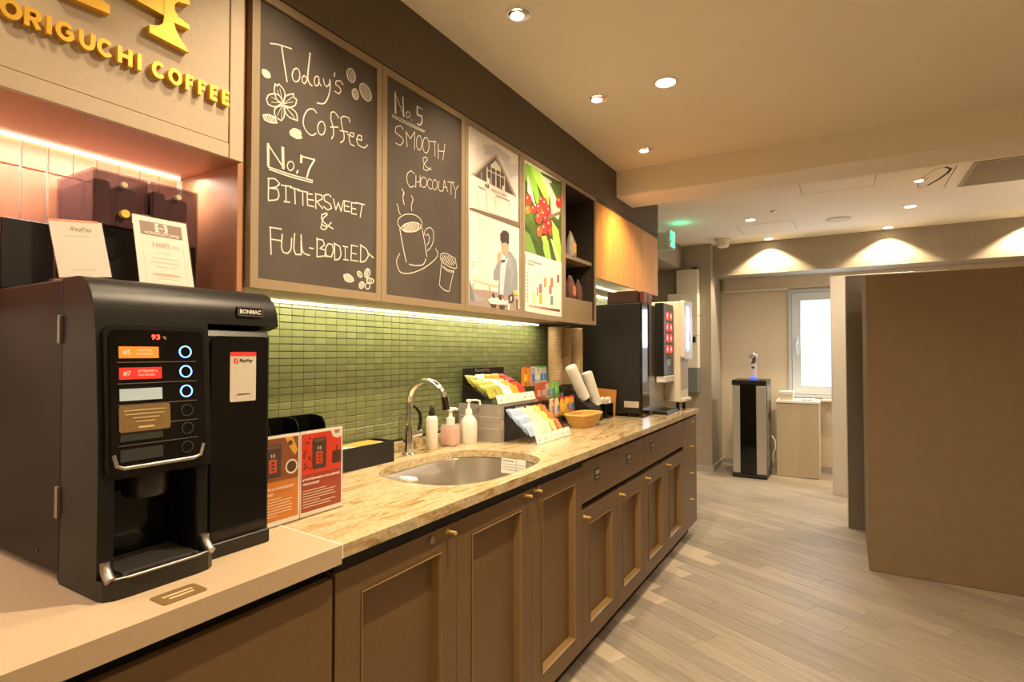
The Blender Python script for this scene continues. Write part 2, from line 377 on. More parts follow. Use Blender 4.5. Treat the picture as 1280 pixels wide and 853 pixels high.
def block_letter(ch, cy, cz, w_, h_, st, x0, x1):
    """a raised letter of square-edged strokes on a panel facing +x"""
    bm = B()
    for k, pl in enumerate(GLYPH[ch]):
        P_ = [Vector((cy+u*w_, cz+v*h_)) for u, v in pl]; n = len(P_); L_, R_ = [], []
        closed = (P_[0]-P_[-1]).length < 1e-6
        for i in range(n):
            a = P_[i-1] if i else (P_[-2] if closed else None); b = P_[i+1] if i < n-1 else (P_[1] if closed else None)
            d = ((P_[i]-a).normalized() if a is not None else Vector((0, 0)))+((b-P_[i]).normalized() if b is not None else Vector((0, 0))); d.normalize()
            s = 1.0
            if a is not None and b is not None: s = 1/max(.6, math.cos((P_[i]-a).angle(b-P_[i], 0)/2))
            nn = Vector((-d.y, d.x))*st/2*s; L_.append(P_[i]+nn); R_.append(P_[i]-nn)
        xx = x1-.0002*k
        V = [[bm.verts.new((q[0], p.x, p.y)) for q, p in (((x0,), L_[i]), ((xx,), L_[i]), ((xx,), R_[i]), ((x0,), R_[i]))] for i in range(n)]
        for a, b in zip(V, V[1:]):
            for j in range(4): bm.faces.new((a[j], a[(j+1) % 4], b[(j+1) % 4], b[j]))
        if not closed: bm.faces.new(V[0][::-1]); bm.faces.new(V[-1])
    bmesh.ops.recalc_face_normals(bm, faces=list(bm.faces)); return bm

# traced chalk strokes (width, [(y,z)...]) and poster outlines (colour, [(y,z)...]) in metres on the cabinet fronts
CHALK_A = [(0.0034,[(0.876,2.005),(0.898,2.013),(0.938,2.021)]),(0.004,[(0.908,2.014),(0.915,1.977),(0.925,1.929)]),(0.0034,[(0.964,1.963),(0.963,1.955),(0.96,1.947),(0.955,1.942),(0.95,1.94),(0.945,1.941),(0.942,1.946),(0.94,1.953),(0.942,1.961),(0.945,1.969),(0.95,1.974),(0.955,1.977),(0.96,1.975),(0.963,1.971),(0.964,1.963)]),(0.0034,[(0.983,1.965),(0.978,1.968),(0.971,1.959),(0.972,1.948),(0.978,1.946),(0.985,1.956),(0.991,1.989),(0.996,2.037)]),(0.0045,[(0.996,2.037),(0.99,1.984),(0.989,1.965),(0.995,1.954),(1.003,1.951)]),(0.0034,[(1.024,1.985),(1.015,1.981),(1.01,1.967),(1.014,1.956),(1.023,1.961),(1.027,1.979)]),(0.0034,[(1.025,1.984),(1.027,1.97),(1.034,1.963)]),(0.0034,[(1.041,1.986),(1.044,1.972),(1.053,1.969),(1.061,1.979),(1.064,1.993)]),(0.0034,[(1.064,1.993),(1.065,1.969),(1.057,1.939),(1.043,1.918),(1.021,1.911)]),(0.004,[(1.081,2.02),(1.079,2.009)]),(0.0034,[(1.111,1.999),(1.102,2.006),(1.087,1.999),(1.084,1.989),(1.099,1.985),(1.104,1.978),(1.096,1.966),(1.081,1.968)]),(0.0034,[(1.157,2.049),(1.158,2.04),(1.156,2.031),(1.152,2.024),(1.145,2.02),(1.138,2.02),(1.131,2.023),(1.127,2.03),(1.125,2.038),(1.127,2.047),(1.132,2.054),(1.138,2.058),(1.146,2.059),(1.152,2.055),(1.157,2.049)]),(0.003,[(1.126,2.04),(1.132,2.022)]),(0.003,[(1.128,2.048),(1.14,2.02)]),(0.003,[(1.133,2.054),(1.146,2.021)]),(0.003,[(1.138,2.057),(1.151,2.024)]),(0.003,[(1.144,2.058),(1.155,2.03)]),(0.003,[(1.151,2.056),(1.158,2.038)]),(0.0034,[(1.17,1.997),(1.171,1.99),(1.169,1.984),(1.165,1.978),(1.16,1.976),(1.155,1.976),(1.15,1.979),(1.147,1.984),(1.146,1.991),(1.148,1.998),(1.152,2.003),(1.157,2.006),(1.162,2.006),(1.167,2.003),(1.17,1.997)]),(0.003,[(1.147,1.992),(1.151,1.979)]),(0.003,[(1.15,2),(1.157,1.976)]),(0.003,[(1.154,2.004),(1.162,1.978)]),(0.003,[(1.159,2.005),(1.167,1.981)]),(0.003,[(1.166,2.003),(1.17,1.989)]),(0.0034,[(1.216,2.026),(1.222,2.016),(1.223,2.006),(1.219,1.997),(1.211,1.991),(1.201,1.989),(1.19,1.992),(1.181,1.999),(1.176,2.009),(1.175,2.019),(1.178,2.028),(1.186,2.034),(1.196,2.036),(1.207,2.033),(1.216,2.026)]),(0.003,[(1.176,2.011),(1.193,1.993)]),(0.003,[(1.176,2.02),(1.202,1.991)]),(0.003,[(1.179,2.026),(1.209,1.992)]),(0.003,[(1.183,2.03),(1.214,1.995)]),(0.003,[(1.188,2.033),(1.218,1.999)]),(0.003,[(1.195,2.034),(1.221,2.005)]),(0.003,[(1.204,2.033),(1.221,2.014)]),(0.0034,[(0.854,1.929),(0.865,1.932),(0.876,1.924),(0.874,1.918),(0.863,1.914),(0.855,1.92),(0.854,1.929)]),(0.003,[(0.859,1.929),(0.855,1.921)]),(0.003,[(0.863,1.931),(0.856,1.918)]),(0.003,[(0.866,1.932),(0.858,1.917)]),(0.003,[(0.869,1.932),(0.86,1.916)]),(0.003,[(0.872,1.931),(0.863,1.916)]),(0.003,[(0.874,1.929),(0.866,1.916)]),(0.003,[(0.875,1.926),(0.87,1.918)]),(0.0034,[(0.89,1.909),(0.896,1.906),(0.901,1.913),(0.916,1.903),(0.919,1.887),(0.914,1.87)]),(0.0034,[(0.89,1.909),(0.888,1.887),(0.897,1.869),(0.911,1.866)]),(0.0034,[(0.866,1.86),(0.872,1.873),(0.889,1.883),(0.904,1.883),(0.913,1.87)]),(0.0034,[(0.866,1.86),(0.871,1.849),(0.89,1.85),(0.909,1.865)]),(0.0034,[(0.914,1.87),(0.921,1.89),(0.945,1.906),(0.945,1.897),(0.955,1.894),(0.949,1.876),(0.924,1.86),(0.914,1.867)]),(0.0034,[(0.909,1.861),(0.893,1.849),(0.889,1.836),(0.894,1.825),(0.909,1.822),(0.918,1.838),(0.917,1.86)]),(0.0034,[(0.916,1.862),(0.923,1.845),(0.937,1.839),(0.958,1.84),(0.954,1.858),(0.939,1.865),(0.918,1.865)]),(0.0015,[(0.913,1.869),(0.896,1.895)]),(0.0015,[(0.913,1.869),(0.904,1.902)]),(0.0015,[(0.913,1.869),(0.88,1.871)]),(0.0015,[(0.913,1.869),(0.88,1.858)]),(0.0015,[(0.914,1.867),(0.942,1.896)]),(0.0015,[(0.914,1.867),(0.944,1.884)]),(0.0015,[(0.913,1.865),(0.897,1.831)]),(0.0015,[(0.913,1.865),(0.909,1.829)]),(0.0015,[(0.915,1.866),(0.945,1.848)]),(0.0015,[(0.915,1.866),(0.95,1.843)]),(0.0034,[(0.857,1.817),(0.873,1.824),(0.89,1.824),(0.897,1.812),(0.878,1.806),(0.861,1.807),(0.857,1.817)]),(0.003,[(0.864,1.819),(0.86,1.81)]),(0.003,[(0.869,1.822),(0.864,1.807)]),(0.003,[(0.875,1.823),(0.868,1.806)]),(0.003,[(0.88,1.824),(0.873,1.805)]),(0.003,[(0.885,1.823),(0.878,1.806)]),(0.003,[(0.889,1.822),(0.883,1.807)]),(0.003,[(0.893,1.819),(0.89,1.809)]),(0.0034,[(0.935,1.803),(0.948,1.815),(0.967,1.815),(0.967,1.807),(0.972,1.799),(0.956,1.792),(0.937,1.795),(0.935,1.803)]),(0.003,[(0.941,1.808),(0.938,1.796)]),(0.003,[(0.945,1.811),(0.94,1.794)]),(0.003,[(0.949,1.813),(0.943,1.793)]),(0.003,[(0.953,1.814),(0.946,1.792)]),(0.003,[(0.956,1.815),(0.949,1.792)]),(0.003,[(0.959,1.815),(0.952,1.792)]),(0.003,[(0.962,1.815),(0.955,1.793)]),(0.003,[(0.965,1.814),(0.959,1.794)]),(0.003,[(0.968,1.813),(0.963,1.796)]),(0.003,[(0.97,1.811),(0.967,1.799)]),(0.0034,[(1.019,1.883),(1.009,1.889),(0.992,1.882),(0.979,1.861),(0.976,1.837),(0.987,1.821),(1.004,1.816),(1.018,1.827)]),(0.0034,[(1.049,1.851),(1.047,1.843),(1.044,1.835),(1.039,1.83),(1.033,1.828),(1.028,1.83),(1.025,1.835),(1.023,1.842),(1.024,1.851),(1.028,1.859),(1.033,1.864),(1.038,1.866),(1.044,1.864),(1.047,1.859),(1.049,1.851)]),(0.0034,[(1.097,1.897),(1.081,1.908),(1.069,1.903),(1.068,1.884),(1.076,1.863),(1.078,1.845),(1.071,1.829)]),(0.0034,[(1.067,1.861),(1.094,1.87)]),(0.0034,[(1.138,1.9),(1.134,1.911),(1.115,1.909),(1.104,1.9),(1.108,1.879),(1.116,1.858),(1.115,1.84),(1.103,1.829)]),(0.0034,[(1.102,1.863),(1.131,1.869)]),(0.0034,[(1.128,1.862),(1.151,1.861),(1.154,1.873),(1.141,1.871),(1.135,1.854),(1.141,1.837),(1.156,1.836)]),(0.0034,[(1.166,1.86),(1.184,1.862),(1.184,1.875),(1.171,1.874),(1.164,1.857),(1.171,1.844),(1.194,1.843),(1.208,1.856)])]
CHALK_B = [(0.007,[(0.872,1.75),(0.873,1.696)]),(0.004,[(0.872,1.749),(0.916,1.704)]),(0.008,[(0.914,1.754),(0.916,1.702)]),(0.0034,[(0.948,1.717),(0.947,1.712),(0.944,1.707),(0.94,1.703),(0.936,1.702),(0.932,1.703),(0.929,1.707),(0.928,1.711),(0.929,1.717),(0.932,1.722),(0.936,1.725),(0.94,1.726),(0.944,1.725),(0.947,1.722),(0.948,1.717)]),(0.005,[(0.96,1.708),(0.957,1.701)]),(0.007,[(0.971,1.751),(0.97,1.733)]),(0.004,[(0.97,1.749),(1.014,1.753)]),(0.005,[(1.013,1.752),(0.997,1.724),(0.989,1.699)]),(0.0035,[(0.873,1.693),(0.936,1.692),(1.008,1.695)]),(0.0035,[(0.876,1.688),(0.936,1.686),(1.007,1.689)]),(0.0034,[(0.874,1.665),(0.874,1.612)]),(0.0034,[(0.872,1.663),(0.892,1.668),(0.906,1.659),(0.895,1.648),(0.876,1.641)]),(0.0034,[(0.876,1.641),(0.9,1.644),(0.904,1.63),(0.898,1.617),(0.874,1.609)]),(0.0034,[(0.911,1.657),(0.941,1.661)]),(0.0034,[(0.924,1.658),(0.925,1.619)]),(0.0034,[(0.919,1.617),(0.936,1.619)]),(0.0034,[(0.937,1.658),(0.966,1.659)]),(0.0034,[(0.951,1.658),(0.953,1.619)]),(0.0034,[(0.96,1.656),(0.992,1.659)]),(0.0034,[(0.976,1.657),(0.977,1.62)]),(0.0034,[(0.99,1.655),(0.992,1.624)]),(0.0034,[(0.99,1.655),(1.007,1.657)]),(0.0034,[(0.992,1.64),(1.011,1.642)]),(0.0034,[(0.992,1.624),(1.013,1.625)]),(0.0034,[(1.018,1.657),(1.019,1.621)]),(0.0034,[(1.016,1.661),(1.039,1.662),(1.04,1.652),(1.021,1.641)]),(0.0034,[(1.023,1.641),(1.042,1.626)]),(0.0034,[(1.071,1.666),(1.061,1.67),(1.046,1.663),(1.048,1.65),(1.068,1.644),(1.073,1.635),(1.06,1.626),(1.044,1.633)]),(0.0034,[(1.079,1.662),(1.088,1.633),(1.097,1.656),(1.107,1.633),(1.115,1.663)]),(0.0034,[(1.119,1.667),(1.119,1.637)]),(0.0034,[(1.116,1.666),(1.139,1.668)]),(0.0034,[(1.119,1.652),(1.137,1.653)]),(0.0034,[(1.119,1.637),(1.14,1.639)]),(0.0034,[(1.146,1.667),(1.146,1.635)]),(0.0034,[(1.144,1.667),(1.163,1.669)]),(0.0034,[(1.146,1.651),(1.163,1.652)]),(0.0034,[(1.146,1.635),(1.166,1.637)]),(0.0034,[(1.163,1.671),(1.197,1.673)]),(0.0034,[(1.188,1.672),(1.18,1.632)]),(0.0034,[(1.072,1.594),(1.056,1.579),(1.039,1.583),(1.044,1.6),(1.058,1.613),(1.055,1.617),(1.039,1.609),(1.039,1.596),(1.057,1.584),(1.079,1.578)]),(0.0034,[(1.039,1.583),(1.036,1.572),(1.046,1.569),(1.057,1.576)]),(0.0036,[(0.88,1.542),(0.883,1.476)]),(0.0036,[(0.878,1.543),(0.912,1.545)]),(0.0036,[(0.882,1.514),(0.911,1.515)]),(0.0036,[(0.915,1.532),(0.913,1.5),(0.918,1.487),(0.93,1.485),(0.941,1.498),(0.943,1.527)]),(0.0036,[(0.952,1.541),(0.95,1.502),(0.956,1.487),(0.973,1.489),(0.972,1.525)]),(0.0036,[(0.972,1.541),(0.975,1.506),(0.982,1.494),(1,1.491)]),(0.0036,[(0.999,1.511),(1.012,1.511)]),(0.0036,[(1.024,1.542),(1.024,1.491)]),(0.0036,[(1.022,1.539),(1.043,1.54),(1.049,1.528),(1.034,1.515)]),(0.0036,[(1.034,1.515),(1.053,1.513),(1.05,1.497),(1.024,1.491)]),(0.0036,[(1.056,1.495),(1.053,1.518),(1.062,1.533),(1.076,1.533),(1.08,1.517),(1.073,1.498),(1.056,1.498)]),(0.0036,[(1.084,1.538),(1.085,1.492)]),(0.0036,[(1.082,1.538),(1.103,1.532),(1.108,1.511),(1.1,1.496),(1.085,1.491)]),(0.003,[(1.114,1.535),(1.133,1.535)]),(0.003,[(1.123,1.534),(1.124,1.498)]),(0.003,[(1.117,1.497),(1.136,1.498)]),(0.0036,[(1.147,1.542),(1.145,1.498)]),(0.003,[(1.145,1.543),(1.17,1.543)]),(0.003,[(1.147,1.52),(1.166,1.52)]),(0.003,[(1.145,1.499),(1.174,1.5)]),(0.0036,[(1.183,1.55),(1.182,1.501)]),(0.0036,[(1.181,1.55),(1.207,1.54),(1.214,1.522),(1.2,1.504),(1.181,1.499)]),(0.0034,[(1.214,1.53),(1.235,1.519)]),(0.0034,[(1.118,1.452),(1.135,1.457),(1.152,1.449),(1.156,1.441),(1.142,1.435),(1.124,1.438),(1.118,1.452)]),(0.003,[(1.124,1.453),(1.12,1.443)]),(0.003,[(1.129,1.455),(1.123,1.44)]),(0.003,[(1.134,1.455),(1.127,1.438)]),(0.003,[(1.138,1.455),(1.131,1.437)]),(0.003,[(1.142,1.455),(1.135,1.437)]),(0.003,[(1.146,1.454),(1.14,1.437)]),(0.003,[(1.15,1.452),(1.145,1.437)]),(0.003,[(1.154,1.449),(1.15,1.439)]),(0.0034,[(1.186,1.466),(1.188,1.462),(1.189,1.459),(1.188,1.456),(1.186,1.454),(1.182,1.454),(1.177,1.455),(1.173,1.458),(1.171,1.462),(1.17,1.465),(1.171,1.468),(1.173,1.47),(1.177,1.47),(1.182,1.469),(1.186,1.466)]),(0.0034,[(1.22,1.469),(1.217,1.463),(1.213,1.458),(1.208,1.456),(1.204,1.456),(1.2,1.459),(1.199,1.463),(1.199,1.469),(1.202,1.475),(1.206,1.48),(1.211,1.483),(1.215,1.482),(1.219,1.48),(1.221,1.475),(1.22,1.469)]),(0.0034,[(1.237,1.447),(1.235,1.444),(1.23,1.442),(1.223,1.44),(1.217,1.441),(1.211,1.442),(1.208,1.445),(1.207,1.448),(1.209,1.452),(1.214,1.454),(1.221,1.455),(1.227,1.455),(1.233,1.453),(1.237,1.451),(1.237,1.447)]),(0.0034,[(1.221,1.432),(1.22,1.428),(1.217,1.424),(1.213,1.422),(1.209,1.422),(1.206,1.423),(1.203,1.426),(1.202,1.43),(1.203,1.434),(1.206,1.437),(1.209,1.439),(1.213,1.44),(1.217,1.439),(1.22,1.436),(1.221,1.432)]),(0.0034,[(1.196,1.429),(1.193,1.425),(1.189,1.422),(1.184,1.421),(1.18,1.422),(1.178,1.425),(1.177,1.429),(1.178,1.433),(1.181,1.437),(1.186,1.44),(1.19,1.441),(1.194,1.44),(1.197,1.438),(1.197,1.434),(1.196,1.429)]),(0.003,[(1.203,1.476),(1.2,1.463)]),(0.003,[(1.21,1.481),(1.204,1.457)]),(0.003,[(1.215,1.481),(1.209,1.457)]),(0.003,[(1.22,1.475),(1.216,1.462)]),(0.003,[(1.211,1.452),(1.209,1.445)]),(0.003,[(1.22,1.455),(1.216,1.441)]),(0.003,[(1.228,1.454),(1.224,1.441)]),(0.003,[(1.235,1.451),(1.233,1.444)]),(0.003,[(1.183,1.437),(1.178,1.428)]),(0.003,[(1.189,1.44),(1.18,1.423)]),(0.003,[(1.194,1.439),(1.185,1.422)]),(0.003,[(1.197,1.434),(1.192,1.425)]),(0.003,[(1.171,1.462),(1.178,1.456)]),(0.003,[(1.173,1.468),(1.186,1.455)]),(0.003,[(1.181,1.468),(1.188,1.462)])]
CHALK_C = [(0.007,[(1.327,2.064),(1.329,1.998)]),(0.003,[(1.326,2.063),(1.367,2.006)]),(0.006,[(1.363,2.063),(1.367,2.001)]),(0.0028,[(1.398,2.019),(1.397,2.014),(1.394,2.01),(1.39,2.007),(1.386,2.005),(1.382,2.005),(1.38,2.008),(1.379,2.012),(1.38,2.016),(1.382,2.02),(1.386,2.024),(1.39,2.025),(1.394,2.025),(1.397,2.022),(1.398,2.019)]),(0.0028,[(1.406,2.005),(1.406,2.002)]),(0.006,[(1.434,2.061),(1.434,2.032)]),(0.003,[(1.432,2.06),(1.461,2.06)]),(0.005,[(1.434,2.032),(1.457,2.035),(1.459,2.018),(1.449,2.001),(1.435,2.001)]),(0.0024,[(1.312,1.987),(1.388,1.989),(1.476,1.99)]),(0.0024,[(1.313,1.981),(1.388,1.982),(1.47,1.985)]),(0.0028,[(1.365,1.957),(1.354,1.966),(1.332,1.954),(1.328,1.936),(1.362,1.928),(1.366,1.917),(1.351,1.902),(1.33,1.902)]),(0.0028,[(1.379,1.957),(1.385,1.907)]),(0.0028,[(1.379,1.955),(1.4,1.939),(1.422,1.97)]),(0.0028,[(1.422,1.97),(1.421,1.91)]),(0.0028,[(1.459,1.944),(1.457,1.933),(1.454,1.924),(1.448,1.917),(1.442,1.915),(1.436,1.918),(1.432,1.925),(1.431,1.935),(1.432,1.946),(1.436,1.956),(1.442,1.963),(1.448,1.965),(1.453,1.962),(1.457,1.955),(1.459,1.944)]),(0.0028,[(1.497,1.949),(1.495,1.936),(1.491,1.926),(1.484,1.918),(1.476,1.916),(1.469,1.919),(1.465,1.927),(1.463,1.938),(1.465,1.949),(1.469,1.96),(1.476,1.968),(1.484,1.97),(1.49,1.967),(1.495,1.959),(1.497,1.949)]),(0.0028,[(1.499,1.963),(1.535,1.973)]),(0.0028,[(1.528,1.97),(1.53,1.92)]),(0.0028,[(1.548,1.97),(1.548,1.917)]),(0.0028,[(1.586,1.982),(1.574,1.92)]),(0.0028,[(1.548,1.945),(1.583,1.953)]),(0.0028,[(1.504,1.873),(1.487,1.857),(1.468,1.857),(1.47,1.874),(1.489,1.896),(1.483,1.903),(1.466,1.895),(1.466,1.881),(1.487,1.868),(1.511,1.867)])]
CHALK_D = [(0.0028,[(1.421,1.828),(1.405,1.834),(1.386,1.818),(1.386,1.791),(1.401,1.777),(1.421,1.787)]),(0.0028,[(1.429,1.825),(1.428,1.784)]),(0.0028,[(1.45,1.83),(1.45,1.791)]),(0.0028,[(1.429,1.803),(1.45,1.808)]),(0.0028,[(1.486,1.817),(1.484,1.809),(1.479,1.801),(1.473,1.796),(1.465,1.794),(1.458,1.796),(1.454,1.801),(1.452,1.808),(1.454,1.816),(1.458,1.823),(1.465,1.828),(1.472,1.83),(1.479,1.829),(1.484,1.824),(1.486,1.817)]),(0.0028,[(1.511,1.83),(1.5,1.833),(1.489,1.819),(1.492,1.803),(1.505,1.798),(1.515,1.804)]),(0.0028,[(1.542,1.823),(1.541,1.815),(1.537,1.807),(1.532,1.803),(1.526,1.801),(1.521,1.803),(1.517,1.808),(1.516,1.816),(1.517,1.824),(1.521,1.831),(1.526,1.836),(1.532,1.838),(1.537,1.836),(1.541,1.83),(1.542,1.823)]),(0.0028,[(1.553,1.839),(1.549,1.812),(1.558,1.804),(1.576,1.81)]),(0.0028,[(1.576,1.808),(1.583,1.85),(1.604,1.813)]),(0.0028,[(1.578,1.824),(1.599,1.828)]),(0.0028,[(1.602,1.849),(1.642,1.857)]),(0.0028,[(1.623,1.853),(1.623,1.808)]),(0.0028,[(1.631,1.853),(1.647,1.834)]),(0.0028,[(1.67,1.854),(1.652,1.832),(1.648,1.799)]),(0.0028,[(1.361,1.761),(1.371,1.751),(1.365,1.734),(1.371,1.714)]),(0.0028,[(1.361,1.762),(1.368,1.752),(1.365,1.735),(1.372,1.713)]),(0.0028,[(1.406,1.752),(1.414,1.739),(1.406,1.718),(1.409,1.701)]),(0.0028,[(1.337,1.708),(1.344,1.697),(1.346,1.687),(1.354,1.677)]),(0.0028,[(1.461,1.667),(1.457,1.658),(1.449,1.649),(1.436,1.641),(1.421,1.635),(1.404,1.631),(1.387,1.629),(1.372,1.629),(1.359,1.632),(1.349,1.637),(1.343,1.643),(1.342,1.651),(1.345,1.66),(1.353,1.668),(1.365,1.676),(1.379,1.683),(1.395,1.687),(1.412,1.69),(1.429,1.69),(1.443,1.687),(1.453,1.682),(1.46,1.675),(1.461,1.667)]),(0.0028,[(1.454,1.659),(1.453,1.654),(1.447,1.648),(1.437,1.641),(1.424,1.635),(1.409,1.631),(1.394,1.628),(1.381,1.626),(1.37,1.627),(1.363,1.629),(1.36,1.633),(1.361,1.639),(1.367,1.644),(1.377,1.651),(1.389,1.656),(1.403,1.661),(1.418,1.665),(1.432,1.666),(1.443,1.666),(1.451,1.663),(1.454,1.659)]),(0.003,[(1.368,1.643),(1.371,1.629)]),(0.003,[(1.373,1.646),(1.376,1.628)]),(0.003,[(1.377,1.649),(1.381,1.628)]),(0.003,[(1.382,1.651),(1.386,1.628)]),(0.003,[(1.387,1.654),(1.391,1.629)]),(0.003,[(1.391,1.656),(1.396,1.63)]),(0.003,[(1.396,1.657),(1.401,1.63)]),(0.003,[(1.401,1.659),(1.406,1.632)]),(0.003,[(1.406,1.66),(1.411,1.633)]),(0.003,[(1.411,1.662),(1.416,1.634)]),(0.003,[(1.416,1.663),(1.421,1.636)]),(0.003,[(1.421,1.663),(1.426,1.638)]),(0.003,[(1.426,1.664),(1.431,1.64)]),(0.003,[(1.432,1.664),(1.436,1.643)]),(0.003,[(1.437,1.664),(1.441,1.646)]),(0.003,[(1.443,1.664),(1.446,1.649)]),(0.0034,[(1.351,1.631),(1.366,1.577),(1.383,1.527)]),(0.0034,[(1.46,1.655),(1.476,1.606),(1.487,1.561)]),(0.0034,[(1.397,1.522),(1.431,1.522),(1.468,1.531),(1.482,1.552)]),(0.003,[(1.351,1.55),(1.337,1.526),(1.344,1.501),(1.361,1.489),(1.399,1.492),(1.455,1.511),(1.506,1.539),(1.541,1.566),(1.548,1.584),(1.534,1.595)]),(0.0028,[(1.471,1.632),(1.481,1.653),(1.505,1.664),(1.523,1.653),(1.521,1.619),(1.506,1.594),(1.489,1.581)]),(0.0028,[(1.481,1.632),(1.492,1.639),(1.501,1.63),(1.497,1.612),(1.487,1.6)]),(0.003,[(1.563,1.58),(1.591,1.588),(1.651,1.577),(1.653,1.563),(1.661,1.546),(1.643,1.541),(1.605,1.544),(1.573,1.554),(1.561,1.567),(1.563,1.58)]),(0.003,[(1.578,1.579),(1.567,1.564)]),(0.003,[(1.589,1.58),(1.573,1.559)]),(0.003,[(1.599,1.58),(1.58,1.556)]),(0.003,[(1.609,1.58),(1.588,1.553)]),(0.003,[(1.618,1.579),(1.596,1.551)]),(0.003,[(1.627,1.577),(1.605,1.55)]),(0.003,[(1.635,1.574),(1.615,1.549)]),(0.003,[(1.642,1.57),(1.625,1.549)]),(0.003,[(1.649,1.565),(1.637,1.551)]),(0.003,[(1.568,1.551),(1.561,1.507),(1.556,1.47)]),(0.003,[(1.556,1.47),(1.582,1.456),(1.61,1.452)]),(0.003,[(1.642,1.535),(1.629,1.498),(1.613,1.453)]),(0.003,[(1.573,1.54),(1.605,1.53),(1.642,1.529)]),(0.002,[(1.577,1.535),(1.605,1.525),(1.639,1.525)])]
P_HOUSE = [
((0.82, 0.79, 0.76),[(1.737,2.091),(2.129,2.094),(2.12,1.805),(1.735,1.803)]),
((0.6, 0.58, 0.6),[(1.837,2.06),(1.92,2.087),(2.047,2.074),(2.028,2.034),(1.955,2.046),(1.845,2.022)]),
((0.66, 0.63, 0.62),[(1.982,2.035),(2.114,2.06),(2.114,2.015),(2.047,1.986)]),
((0.88, 0.86, 0.84),[(1.759,2.074),(1.829,2.076),(1.821,2.046),(1.751,2.019)]),
((0.9, 0.86, 0.8),[(1.74,1.909),(1.767,1.919),(2.085,1.912),(2.114,1.912),(2.11,1.802),(1.735,1.803)]),
((0.36, 0.28, 0.22),[(1.748,1.92),(1.925,2.055),(2.099,1.911),(2.085,1.912),(1.767,1.917)]),
((0.7, 0.62, 0.52),[(1.748,1.922),(1.925,2.057),(1.929,2.051),(1.77,1.925)]),
((0.09, 0.06, 0.045),[(1.773,1.917),(1.922,2.035),(2.07,1.914)]),
((0.8, 0.74, 0.66),[(1.856,1.968),(1.996,1.972),(1.994,1.967),(1.856,1.964)]),
((0.8, 0.74, 0.66),[(1.922,2.022),(1.929,2.024),(1.931,1.915),(1.922,1.915)]),
((0.8, 0.74, 0.66),[(1.888,1.998),(1.893,2.001),(1.893,1.915),(1.888,1.914)]),
((0.8, 0.74, 0.66),[(1.958,2.007),(1.963,2.006),(1.963,1.916),(1.958,1.916)]),
((0.86, 0.82, 0.76),[(1.888,1.994),(1.922,2.022),(1.955,2.006),(1.96,1.986),(1.888,1.985)]),
((0.8, 0.74, 0.66),[(1.856,1.975),(1.863,1.98),(1.866,1.914),(1.856,1.914)]),
((0.8, 0.74, 0.66),[(1.989,1.975),(1.997,1.975),(1.997,1.913),(1.989,1.913)]),
((0.8, 0.74, 0.66),[(1.817,1.946),(1.82,1.948),(1.82,1.917),(1.817,1.917)]),
((0.9, 0.86, 0.8),[(1.858,1.935),(1.878,1.934),(1.88,1.911),(1.858,1.912)]),
((0.9, 0.86, 0.8),[(1.975,1.933),(1.993,1.933),(1.995,1.91),(1.975,1.91)]),
((0.1, 0.07, 0.05),[(1.847,1.907),(1.857,1.907),(1.857,1.894),(1.847,1.893)]),
((0.1, 0.07, 0.05),[(1.862,1.907),(1.872,1.908),(1.872,1.894),(1.862,1.894)]),
((0.35, 0.27, 0.22),[(1.794,1.884),(1.849,1.884),(1.849,1.881),(1.794,1.881)]),
((0.35, 0.27, 0.22),[(1.929,1.881),(2.037,1.883),(2.037,1.88),(1.929,1.878)]),
((0.72, 0.64, 0.55),[(1.788,1.869),(1.79,1.869),(1.79,1.806),(1.788,1.806)]),
((0.72, 0.64, 0.55),[(1.855,1.875),(1.858,1.875),(1.858,1.805),(1.855,1.805)]),
((0.72, 0.64, 0.55),[(1.922,1.873),(1.925,1.873),(1.925,1.806),(1.922,1.806)]),
((0.72, 0.64, 0.55),[(2.033,1.878),(2.036,1.879),(2.036,1.806),(2.033,1.806)]),
((0.22, 0.15, 0.11),[(1.733,1.784),(1.757,1.789),(2.122,1.805),(2.117,1.78),(1.736,1.777)]),
]
